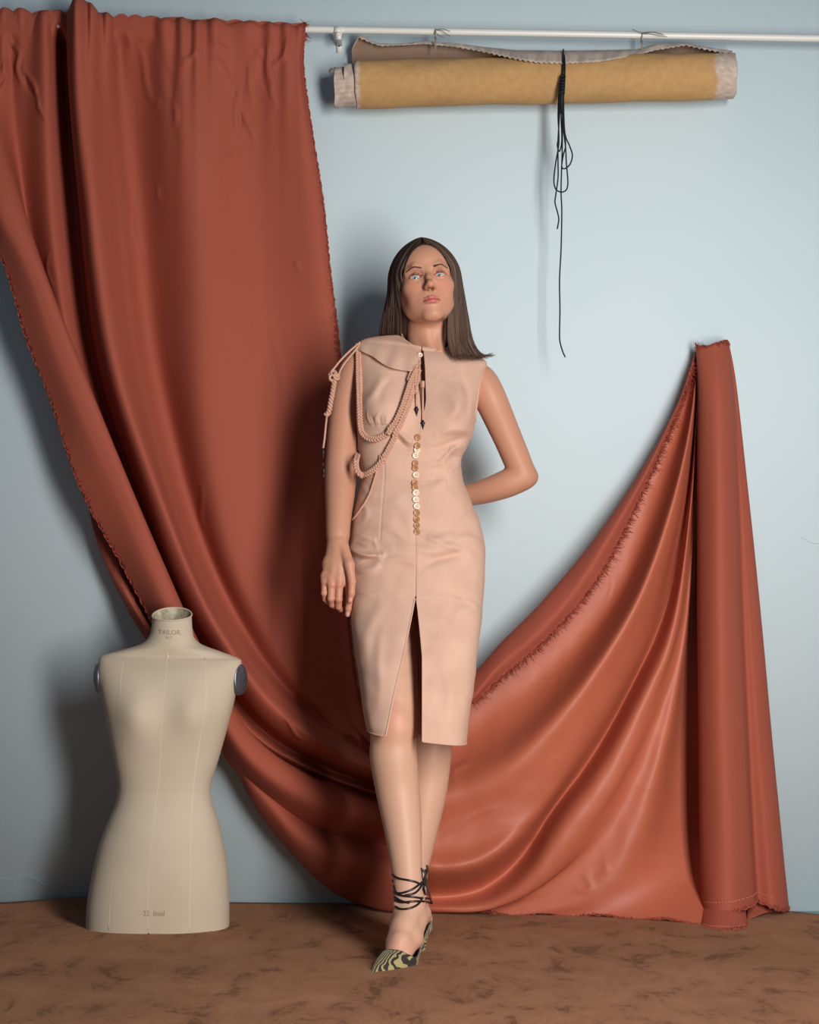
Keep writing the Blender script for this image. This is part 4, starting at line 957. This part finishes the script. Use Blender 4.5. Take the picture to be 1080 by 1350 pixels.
    V, Qf = fd.mesh(); o = mesh_obj('hair_base', V, Qf, M['hair_under'], woman)
hair()
# ---------------- dress ----------------
M['suede'] = mat('peach_suede', (209, 171, 150), .9, .12, (16, .6, (194, 155, 134)), (300, .3, .0009), sheen=.25)
M['suede_cord'] = mat('peach_suede_cord', (200, 156, 134), .85, .15, (120, .4, (180, 134, 110)), (600, .2, .0005), sheen=.15)
drows = [
 (484.5,961,615,978,3.935,.118,.115,3.0,.006), (480,945,617,955,3.94,.118,.115,3.0,.004), (474,900,624,905,3.965,.118,.115,2.9,0), (467.5,850,631,852,4.00,.117,.115,2.7,0), (462.5,800,636.5,800,4.045,.116,.115,2.4,0),
 (460.5,760,640,758,4.07,.114,.115,2.4,0), (460.0,730,640,726,4.085,.111,.115,2.4,0), (461.0,705,636,705,4.095,.107,.112,2.4,0), (464,682,630,682,4.10,.102,.105,2.4,0), (470,660,621,660,4.105,.096,.095,2.4,0),
 (475.5,640,612,640,4.11,.090,.088,2.4,0), (477,624,608.5,624,4.11,.087,.085,2.4,0), (474.5,604,609,604,4.11,.088,.086,2.4,0), (472,585,616,588,4.115,.092,.088,2.4,0), (470,565,624,570,4.12,.096,.090,2.4,0),
 (469.5,545,628.5,548,4.125,.096,.088,2.5,0), (469.5,520,632,525,4.13,.090,.082,2.6,0), (470,497,635.5,505,4.135,.080,.075,2.6,0), (470,475,640,488,4.14,.066,.066,2.5,0), (470.5,460,642,479,4.142,.052,.056,2.3,.002),
 (474,452.5,637,473,4.143,.043,.050,2.0,.004), (484,447,628,468.5,4.145,.041,.048,2.0,.008), (500,444,614,463,4.148,.044,.048,2.0,.016), (516,442.5,601,458,4.15,.049,.049,2.0,.026), (527.5,443,594.5,456,4.152,.0515,.050,2.0,.033), (530,441,592,453,4.153,.0505,.048,2.0,.034)]
def slit(y):
    if y >= 788:
        t = (y - 788) / (981 - 788); return 548.5 + 8.5 * min(1, t * 2.5) ** .8, 547.5 - 41 * t ** 1.05
    x = np.interp(y, [440, 470, 540, 577, 600, 790], [555.5, 557, 558, 553, 549, 548])
    if y < 566: 
        g = float(np.interp(y, [440, 446, 450, 490, 530, 566], [0, 0, .8, 3.0, 3.6, 0])); return x + g, x - g
    return x, x
GD, TD = loft_rows(drows, 520, 380, slit)
pd, qd = px_of(GD); fr = np.clip(-np.sin(TD) * 1.6, 0, 1)
outw = np.stack([np.cos(TD), np.sin(TD), 0 * TD], -1)
def bump_(x, y, sx, sy, a): return a * np.exp(-((pd - x) / sx) ** 2 - ((qd - y) / sy) ** 2)
D = bump_(508, 540, 25, 27, .030) + bump_(594, 545, 25, 27, .030) + bump_(549, 700, 50, 40, .006) + bump_(520, 905, 30, 60, .012) + bump_(590, 880, 34, 80, .004)
D -= bump_(552, 548, 12, 30, .004)
GD += outw * (D * fr)[..., None]
def crease(L):
    for x1, y1, x2, y2, wd, am in L:
        dx, dy = x2 - x1, y2 - y1; L2 = dx * dx + dy * dy; t = np.clip(((pd - x1) * dx + (qd - y1) * dy) / L2, 0, 1)
        nx_, ny_ = -dy / math.sqrt(L2), dx / math.sqrt(L2); bend = wd * .8 * np.sin(t * 4 + x1)
        d = np.hypot(pd - x1 - t * dx - nx_ * bend, qd - y1 - t * dy - ny_ * bend)
        am = am * (1.5 if wd >= 4 else .75)
        GD[..., 1] -= am * np.exp(-(d / wd) ** 2) * np.sin(np.clip(t, .05, .95) * math.pi) ** .6 * (np.sin(TD) < .1)
crease([ # hip folds under her hanging hand
 (458,726,505,732,4,.011),(500,728,470,742,3.5,-.009),(462,712,492,708,4,.005),(488,712,502,722,3.5,.004),(460,742,500,734,3,.006),(470,760,500,738,6,.006),
 (505,735,560,750,7,.006),(520,728,600,716,8,.006),(600,712,638,716,6,.006),(560,733,632,728,6,-.004),(560,705,600,712,6,.004),(462,722,480,718,2.5,-.007),(470,784,500,780,3,.003),
 (500,700,540,706,6,.004),(600,790,634,800,4,.003),(590,780,630,792,4,-.003),
 # waist and side folds
 (580,606,612,590,4.5,.008),(590,600,614,600,3.5,-.006),(575,575,626,568,5,.006),(560,590,618,578,5,-.005),(585,620,612,612,4,.005),(560,640,606,628,6,.004),(555,608,600,622,5,.004),
 (520,570,548,582,4,.006),(520,580,545,590,4,-.005),(500,560,505,546,1.8,.0045),(493,561,490,543,1.8,.0045),(510,561,517,549,1.8,.004),(497,562,498,548,1.6,-.004),(504,562,509,550,1.6,-.004),
 (600,500,590,560,7,.006),(612,490,608,545,5,-.004),(575,500,600,540,6,.004),(500,490,492,540,8,.005),(515,500,505,530,5,-.003),(570,630,610,660,6,.003),
 (470,640,500,650,5,.003),(480,660,478,690,5,.003),(530,660,540,720,8,.003),(480,880,500,800,9,.004),(510,830,495,930,7,.003),(600,820,625,800,8,.004),(575,860,600,960,9,.003),
 (560,700,620,735,5,.005),(555,745,600,735,6,-.004),(625,655,610,690,5,.003)])
nd = (noise2(pd, qd, 51, .09, 14) * .0012 + noise2(pd, qd, 52, .2, 14) * .0005)
GD += outw * (nd * np.clip((qd - 455) / 20, 0, 1))[..., None]
# sewn seams: shallow grooves that pull the suede in
def groove(pts, wd=1.1, am=.0012):
    q = cr(np.array(pts, float), 120); d2 = np.full(pd.shape, 1e9)
    for a, b in q: d2 = np.minimum(d2, (pd - a) ** 2 + (qd - b) ** 2)
    GD[..., 1] += am * np.exp(-d2 / wd ** 2) * (np.sin(TD) < .1); GD[..., 1] -= am * .25 * np.exp(-(np.sqrt(d2) - 2.4) ** 2 / 1.4) * (np.sin(TD) < .1)
groove([(476, 632), (510, 631), (549, 633), (590, 632), (611, 633)]); groove([(507, 600), (507, 632), (504, 670), (502, 712)]); groove([(592, 570), (590, 632), (594, 670), (596, 708)])
groove([(461, 783), (500, 786), (548, 790)]); groove([(549, 790), (590, 791), (634, 799)]); groove([(480, 561), (505, 561), (512, 562)]); groove([(549, 708), (549, 750), (548, 788)])
dress = grid_obj('dress', GD, M['suede'], woman)
m = dress.modifiers.new('s', 'SOLIDIFY'); m.thickness = .0028; m.offset = -1
bvD = bvh_of([GD])
# rolled edges: neckline, slit, hem, armholes
def edge_tube(pts, r, name, par=dress, mt=None): mb = MB(); mb.tube(pts, r, 8); return mb.build(name, mt or M['suede'], par)
edge_tube(GD[-1] + np.array([0, 0, .0]), .0022, 'neck_binding')
i0 = int(np.argmax(qd[:, 0] < 788)); edge_tube(GD[:i0, 0], .0017, 'slit_edge'); edge_tube(GD[:i0, -1], .0020, 'slit_edge'); edge_tube(GD[0], .0018, 'hem')
for s, pl in ((1, [(641, 480, 4.12), (636, 490, 4.085), (632, 508, 4.066), (629, 528, 4.065), (627, 545, 4.08), (627, 555, 4.10)]), (-1, [(472, 453, 4.12), (475, 466, 4.088), (476.5, 490, 4.068), (477, 520, 4.058), (475, 548, 4.066), (472, 560, 4.09)])):
    edge_tube(cr([hit(bvD, a, b, .0006, c) for a, b, c in pl], 40), .0021, 'armhole_binding')

# shoulder cape on the viewer's left
def cape():
    topx = [(474, 451.5), (482, 447.5), (497, 444.5), (512, 443), (526, 443), (533, 449), (541, 457), (549, 465), (553.5, 470)]
    botx = [(473, 462), (481, 465), (491, 470), (501, 477), (511, 483), (522, 486.5), (534, 488.5), (545, 489), (553.5, 482)]
    n, m_ = 70, 36; T = cr(np.array(topx, float), n); B = cr(np.array(botx, float), n); G = np.zeros((n, m_, 3))
    for i in range(n):
        for j in range(m_):
            t = j / (m_ - 1.); x, y = T[i] * (1 - t) + B[i] * t
            base_ = hit(bvD, x, y + .8, 0)
            if base_ is None: base_ = P(x, y, 4.10)
            o = .0035 + .0075 * t ** 1.4 + .002 * math.sin(i * .35) * t
            G[i, j] = base_ + np.array([0, -o, .001])
    # tuck the top edge back over the shoulder
    back = G[:, :1] + np.array([0, .022, -.004]); G = np.concatenate([back, G], 1)
    o = grid_obj('shoulder_cape', G, M['suede'], dress, True); md = o.modifiers.new('s', 'SOLIDIFY'); md.thickness = .0028; md.offset = 0
    mb = MB(); mb.tube(G[:, -1], .0019, 6); mb.build('cape_edge', M['suede'], o); o['label'] = 'layered cape flap over one shoulder'
cape()
# buttons
M['btn_tan'] = mat('tan_horn_button', (188, 134, 92), .35, .5, (90, .8, (150, 100, 66))); M['btn_pearl'] = mat('pearl_button', (238, 220, 196), .2, .6, (60, .5, (222, 190, 160)), coat=.4)
def button(x, y, r, mt, tilt=0, off=.003):
    c = hit(bvD, x, y, off, 4.0); th = np.linspace(0, 2 * math.pi, 25)
    n_ = np.array([0, -math.cos(tilt), math.sin(tilt)]); v_ = np.array([0, math.sin(tilt), math.cos(tilt)]); u = np.array([1., 0, 0]); G = []
    for rr, h in ((.02, .0006), (.25, .0006), (.55, .0006), (.66, .0009), (.80, .0019), (.95, .0015), (1, .0003), (1, -.001), (.02, -.001)):
        G.append(c + n_ * h + r * rr * (np.cos(th)[:, None] * u + np.sin(th)[:, None] * v_))
    o = grid_obj('button', np.array(G), mt, dress)
    mb = MB()
    for a, b in ((-1, -1), (1, -1), (-1, 1), (1, 1)):
        q = c + u * a * r * .2 + v_ * b * r * .2; mb.tube([q + n_ * .0004, q + n_ * .0011], r * .11, 6)
    mb.build('button_hole', M['btn_hole'], o); return o
M['btn_hole'] = mat('button_hole_dark', (92, 58, 40), .8)
for x, y, k in [(551, 577, 0), (550, 587.5, 0), (550, 593.5, 1), (548, 600.5, 1), (548, 611, 0), (547.5, 617, 0), (548.5, 626.5, 1), (547, 637.5, 0), (547.5, 643.5, 0), (548.5, 650, 1), (548.5, 659, 1), (549.5, 668, 1), (549.5, 677, 0), (549, 685.5, 0), (549, 693.5, 0), (549.5, 702, 0)]:
    button(x, y, .0082, M['btn_pearl' if k else 'btn_tan'], .25 * math.sin(x * y), .0035)
button(554, 470.5, .0062, M['btn_pearl'], .3, .0065)

# ---------------- braided and plain cords ----------------
def path3(pts, n, off, dflt=4.02):
    q = cr(np.array([p[:2] for p in pts], float), n); d = cr(np.array([[p[2] if len(p) > 2 else -1.] for p in pts]), n)
    w = []
    for (a, b), dd in zip(q, d[:, 0]):
        h = hit(bvD, a, b, off); w.append(h if h is not None else None)
    # fill gaps from neighbours' depth
    last = None; out = []
    for k, h in enumerate(w):
        if h is None: Yk = last if last else dflt; h = P(q[k][0], q[k][1], Yk)
        last = h[1]; out.append(h)
    out = np.array(out)
    for _ in range(6): out[1:-1, 1] = .25 * out[:-2, 1] + .5 * out[1:-1, 1] + .25 * out[2:, 1]
    return out
def resample(p, step):
    L = np.r_[0, np.cumsum(np.linalg.norm(np.diff(p, axis=0), axis=1))]; n = int(L[-1] / step) + 2; s = np.linspace(0, L[-1], n)
    return np.stack([np.interp(s, L, p[:, k]) for k in range(3)], 1), s
def braid(p, name, width=.0052, sr=.0030, pitch=.0215, mt=None, par=None):
    q, s = resample(p, .0011); t = np.gradient(q, axis=0); t /= np.linalg.norm(t, axis=1)[:, None]
    side = np.cross(t, [0, -1, 0]); side /= np.linalg.norm(side, axis=1)[:, None]; nrm = np.cross(side, t); b = MB()
    for k in range(3):
        a = 2 * math.pi * s / pitch + k * 2 * math.pi / 3
        r = q + side * (width * np.sin(a))[:, None] + nrm * (.0026 * np.sin(2 * a))[:, None]
        b.tube(r, sr * (1 + .12 * np.sin(a * 2 + 1)), 6)
    return b.build(name, mt or M['suede_cord'], par or woman)
braid(path3([(474, 456), (475, 470), (475.5, 500), (477, 535), (477.5, 558), (480, 570), (487, 577.5), (496, 579), (506, 575), (515, 567), (523, 550), (532, 530), (541, 508), (548, 492), (551, 485)], 160, .006), 'braided_cord')
_pb = path3([(471, 590), (470, 600), (469.5, 612), (472, 622), (479, 626.5), (489, 624), (499, 615), (508, 602), (517, 585), (524, 568), (531, 550), (540, 528), (547, 508), (552, 490)], 150, .007)
_pb[:20, 1] = np.linspace(4.13, _pb[20, 1], 20); braid(_pb, 'braided_cord', .0050)
braid(path3([(512, 572), (521, 553), (528, 537), (536, 518), (543, 501), (549, 490)], 60, .013), 'braided_cord', .0046, .0026)
def cordline(p, r, name, mt=None, par=None): b = MB(); b.tube(p, r, 8); return b.build(name, mt or M['suede_cord'], par or woman)
p = path3([(502, 600), (500, 612), (496, 628), (491, 645), (484, 661), (475, 675), (468, 684), (463, 686), (460, 682), (459, 672), (460, 662)], 60, .004, 4.07); cordline(p, .0027, 'plain_cord')
# cords from the shoulder, knotted coil and spikes hanging beside the arm
Ya = 4.065
M['spike'] = mat('gunmetal_spike', (72, 66, 68), .22, .6, metal=.85)
def spike(x, y, Y_, L=.030, r=.0052, par=None, tilt=(.0, 0)):
    c = P(x, y, Y_); ax = np.array([tilt[0], tilt[1], -1.]); ax /= np.linalg.norm(ax)
    prof = [(0, .0030), (.0015, .0036), (.004, .0036), (.0042, r * .8), (.0060, r * 1.12), (.0082, r * 1.12), (.010, r * .82), (.0115, r * .86), (.013, r * .70), (L * .7, r * .36), (L, .0004)]
    b = MB(); b.tube([c + ax * h for h, _ in prof], [q for _, q in prof], 14); return b.build('spike_tip', M['spike'], par)
c1 = cordline(cr([P(473, 453, 4.09), P(462, 462, 4.085), P(450, 474, 4.075), P(441, 485, Ya), P(434.5, 493, Ya), (P(434, 500, Ya)), P(439, 503, Ya - .004)], 30), .0027, 'shoulder_cord')
cordline(cr([P(473, 456, 4.085), P(465, 466, 4.078), P(455, 478, 4.07), P(449, 488, Ya), P(446, 496, Ya), P(443, 500, Ya)], 24), .0026, 'shoulder_cord')
p = cr([P(443, 492, Ya), P(441, 503, Ya), (P(438.5, 518, Ya)), P(436, 530, Ya), P(434, 542, Ya + .004), P(431, 547, Ya + .006)], 60)
q, s_ = resample(p, .0009); t = np.gradient(q, axis=0); t /= np.linalg.norm(t, axis=1)[:, None]; sd = np.cross(t, [0, -1, 0]); sd /= np.linalg.norm(sd, axis=1)[:, None]; nn = np.cross(sd, t)
b = MB()
for k in range(2):
    a = 2 * math.pi * s_ / .0165 + k * math.pi; b.tube(q + (sd * np.cos(a)[:, None] + nn * np.sin(a)[:, None]) * .0036, .0036, 7)
for k, (x, y) in enumerate(((440, 492), (444, 497), (438, 498))):
    c = P(x, y, Ya - .003); b.tube([c + .0062 * np.array([math.cos(a_), .5 * math.sin(a_ + k), math.sin(a_)]) for a_ in np.linspace(0, 6.0, 18)], .0032, 6)
c2 = P(431, 546, Ya + .004); b.tube([c2 + .0055 * np.array([math.cos(a_), .6 * math.sin(a_), .5 * math.sin(a_)]) for a_ in np.linspace(0, 6.28, 16)], .0030, 6)
b.build('knotted_coil', M['suede_cord'], woman)
c3 = cordline([P(431, 548, Ya + .002), P(429.5, 562, Ya), P(428, 578, Ya), P(426, 592, Ya)], .0027, 'hanging_cord')
spike(426, 591, Ya, .030, .0050, c3); cordline([P(425.6, 607, Ya + .006), P(426.5, 617, Ya + .006)], .0016, 'thin_lace', M['spike'], c3); spike(426.6, 616, Ya + .006, .032, .0050, c3)
# tassels at the keyhole
f0 = float(hit(bvD, 545, 500, 0, 4.03)[1])
loops = [[(552, 484), (546, 487), (541, 494), (537, 504)], [(553, 484), (553, 492), (551, 504), (550, 513)], [(553.5, 480), (556, 492), (556.5, 502), (556, 510)], [(549, 486), (545, 493), (543, 502)], [(552, 488), (548, 500), (547.5, 512)]]
for l in loops: cordline(cr([hit(bvD, a, b_, .011, 4.02) for a, b_ in l], 16), .0024, 'tie_cord')
def tassel(x0, y0, x1, y1, y2, off):
    a = hit(bvD, x0 - 11, y0, off, f0 - off); bq = P(x1, y1, a[1] - .002); a = P(x0, y0, a[1])
    m_ = P((x0 + x1) / 2, y0 + 9, a[1]); b = MB(); b.tube([a + (m_ - a) * k for k in (0, .12, .2, .8, .9, 1)], [.003, .0052, .0046, .0046, .0052, .003], 10); sl = b.build('cord_sleeve', M['suede_cord'], woman)
    cordline([m_, bq], .0028, 'tassel_cord', None, sl); spike(x1, y1 - 1, a[1] - .002, .029, .0056, sl, (.02, 0))
tassel(549.5, 509, 549.0, 537, 0, .014); tassel(557.5, 502, 557.5, 555, 0, .024)

# ---------------- shoes ----------------
M['zebra'] = bpy.data.materials.new('zebra_hide'); M['zebra'].use_nodes = True
nt = M['zebra'].node_tree; bs = nt.nodes['Principled BSDF']; bs.inputs['Roughness'].default_value = .75; bs.inputs['Sheen Weight'].default_value = .2
tc = nt.nodes.new('ShaderNodeTexCoord'); mp = nt.nodes.new('ShaderNodeMapping'); mp.inputs['Rotation'].default_value = (.35, .25, .75); wv = nt.nodes.new('ShaderNodeTexWave')
wv.inputs['Scale'].default_value = 52; wv.inputs['Distortion'].default_value = 4.5; wv.inputs['Detail'].default_value = 1.5; wv.inputs['Detail Scale'].default_value = 1.1
rp = nt.nodes.new('ShaderNodeValToRGB'); rp.color_ramp.interpolation = 'LINEAR'; rp.color_ramp.elements[0].position = .48; rp.color_ramp.elements[0].color = (*s2l((36, 25, 22)), 1)
rp.color_ramp.elements[1].position = .58; rp.color_ramp.elements[1].color = (*s2l((158, 146, 92)), 1)
nt.links.new(tc.outputs['Object'], mp.inputs[0]); nt.links.new(mp.outputs[0], wv.inputs[0]); nt.links.new(wv.outputs[0], rp.inputs[0]); nt.links.new(rp.outputs[0], bs.inputs[0])
M['blk'] = mat('black_leather', (26, 24, 28), .35, .5)
def shoe(tip, ball_l, ball_r, heel, cutY, cutk, hz, lab):
    """pointed slingback: points are world xy; heel seat height hz"""
    tip, bl, br, he = [np.array(v, float) for v in (tip, ball_l, ball_r, heel)]
    e = empty('shoe', (0, 0, 0), None, None); del e['label'], e['category']; e.parent = woman; e['_w'] = woman['_w']; e.location = (0, 0, 0)
    ax = he - tip; Ls = np.linalg.norm(ax); ax /= Ls; sd_ = np.array([ax[1], -ax[0]])
    WD = lambda t: np.interp(t, [0, .03, .10, .20, .30, .38, .5, .65, .82, .96, 1], [.002, .0085, .0190, .0310, .0385, .0400, .034, .028, .0265, .024, .012])
    OFF = lambda t: np.interp(t, [0, .15, .38, .6, 1], [0, .008, .016, .008, 0])
    ZB = lambda t: np.interp(t, [0, .3, .42, .6, .8, .92, 1], [.0045, .0045, .008, hz * .45, hz * .86, hz, hz])
    tv = .275; vv, ff, trims = [], [], []
    for sg in (-1, 1):
        G = []
        for t in np.linspace(0, 1, 90):
            H = np.interp(t, [0, .05, .12, .2, .28, .36, .5, 1], [.005, .013, .023, .033, .041, .047, .052, .060])
            fm = math.pi / 2 if t <= tv else math.pi / 2 * np.interp((t - tv) / (1 - tv), [0, .04, .12, .3, .6, .85, 1], [1, .50, .26, .12, .10, .2, .28])
            row = []
            for f in np.linspace(0, fm, 14):
                x_ = sg * (WD(t) + .0012) * abs(math.cos(f)) ** .8; z_ = ZB(t) + H * math.sin(f) ** .9
                p_ = tip + ax * Ls * t + sd_ * (OFF(t) + x_); row.append(np.r_[p_, z_])
            G.append(row)
        G = np.array(G); n0 = sum(len(v) for v in vv); vv.append(G.reshape(-1, 3)); f_ = gridfaces(90, 14) + n0; ff.append(f_ if sg > 0 else f_[:, ::-1])
        k0 = int(tv * 89) + 1; trims.append(G[k0:, -1])
    up_ = mesh_obj('upper', np.concatenate(vv), np.concatenate(ff), M['zebra'], e); md = up_.modifiers.new('w', 'WELD'); md.merge_threshold = .0002; md = up_.modifiers.new('s', 'SOLIDIFY'); md.thickness = .0016
    mb = MB(); mb.tube(np.concatenate([trims[0][::-1], trims[1]]) + [0, 0, .0006], .0016, 6); mb.build('topline_trim', M['blk'], e)
    # sole with arch
    G = []
    for t in np.linspace(0, 1, 50):
        wd = WD(t) + .0005; z = ZB(t); cpt = tip + ax * Ls * t + sd_ * OFF(t)
        G.append([np.r_[cpt - sd_ * wd, z + .0015], np.r_[cpt, z + .003], np.r_[cpt + sd_ * wd, z + .0015], np.r_[cpt + sd_ * wd, z - .0022], np.r_[cpt, z - .003], np.r_[cpt - sd_ * wd, z - .0022], np.r_[cpt - sd_ * wd, z + .0015]])
    grid_obj('sole', np.array(G), M['blk'], e)
    # heel
    hb = he - ax * .012; th = np.linspace(0, 2 * math.pi, 25); G = []
    for z, r, bk in ((hz + .002, .021, 0), (hz - .008, .0185, .001), (hz - .020, .0135, .004), (hz - .034, .0085, .007), (.012, .0058, .008), (.0045, .0058, .008), (.0042, .0001, .008)):
        cc = np.r_[hb + ax * bk, z]; G.append(cc + np.stack([r * np.cos(th), r * np.sin(th), 0 * th], 1))
    grid_obj('heel', np.array(G), M['zebra'], e, True)
    e['label'] = lab; return e
w2 = lambda x, y, Y_: P(x, y, Y_)[:2]
sf = shoe(w2(492, 1287, 3.618), w2(507, 1265, 3.70), w2(552, 1265, 3.69), w2(558.5, 1215, 3.885), 3.665, .04, .060, 'front zebra-striped pointed shoe')
sb = shoe(w2(512, 1265, 3.80), w2(520, 1250, 3.86), w2(548, 1250, 3.87), w2(555, 1215, 4.03), 3.85, .0, .060, 'zebra-striped shoe of the rear foot')
# ankle laces
def lace(pts, r=.0025, dY=None):
    w = []
    for a, b_ in cr(np.array(pts, float), 26):
        h = hit(bvLeg, a, b_, .0018)
        w.append(h)
    ok = [k for k, h in enumerate(w) if h is not None]
    for k in range(len(w)):
        if w[k] is None:
            j = min(ok, key=lambda m_: abs(m_ - k)); a, b_ = cr(np.array(pts, float), 26)[k]; w[k] = P(a, b_, w[j][1] + .004 * abs(k - j) ** .8)
    w = np.array(w); w[1:-1] = .25 * w[:-2] + .5 * w[1:-1] + .25 * w[2:]
    b = MB(); b.tube(w, r, 8); return b.build('ankle_lace', M['blk'], woman)
for l in ([(518, 1153), (526, 1158), (538, 1160.5), (548, 1163), (553, 1166)], [(520, 1177), (530, 1177.5), (542, 1173.5), (550, 1168), (558, 1160), (561, 1150)],
          [(520, 1168), (524, 1178), (533, 1181.5), (545, 1183), (556, 1184.5), (567, 1184.5)], [(521, 1187), (530, 1190), (541, 1189), (552, 1188.5), (562, 1189), (570, 1191)],
          [(522, 1195), (529, 1199), (538, 1198.5), (547, 1195), (553, 1190), (556, 1184)], [(534, 1181), (546, 1178), (553, 1171), (556, 1163)], [(521, 1183), (530, 1188), (540, 1191)]):
    lace(l)
# wrap of the same laces round the back of the ankle, bow ends sticking up
for (x, y, rx, dy) in ((537, 1158, .034, 3), (538, 1179, .033, -4), (539, 1191, .033, 3)):
    c = P(x, y, 3.83); b = MB(); b.tube([c + np.array([rx * math.cos(a), rx * math.sin(a), .002 * dy * math.cos(a)]) for a in np.linspace(-.1, math.pi + .1, 24)], .0026, 8); b.build('ankle_lace', M['blk'], woman)
for seq in ([(555, 1144), (556, 1152), (557, 1165), (560, 1178)], [(563, 1140.5), (563.5, 1147), (560, 1158), (556, 1170), (556, 1184)], [(556, 1146), (561, 1152), (562, 1165), (566, 1178), (569, 1190)], [(555, 1146), (560, 1148), (563, 1146)], [(561, 1180), (559, 1170), (563, 1160)]):
    b = MB(); b.tube(cr([P(x, y, 3.83) for x, y in seq], 20), .0027, 6); b.build('ankle_lace', M['blk'], woman)
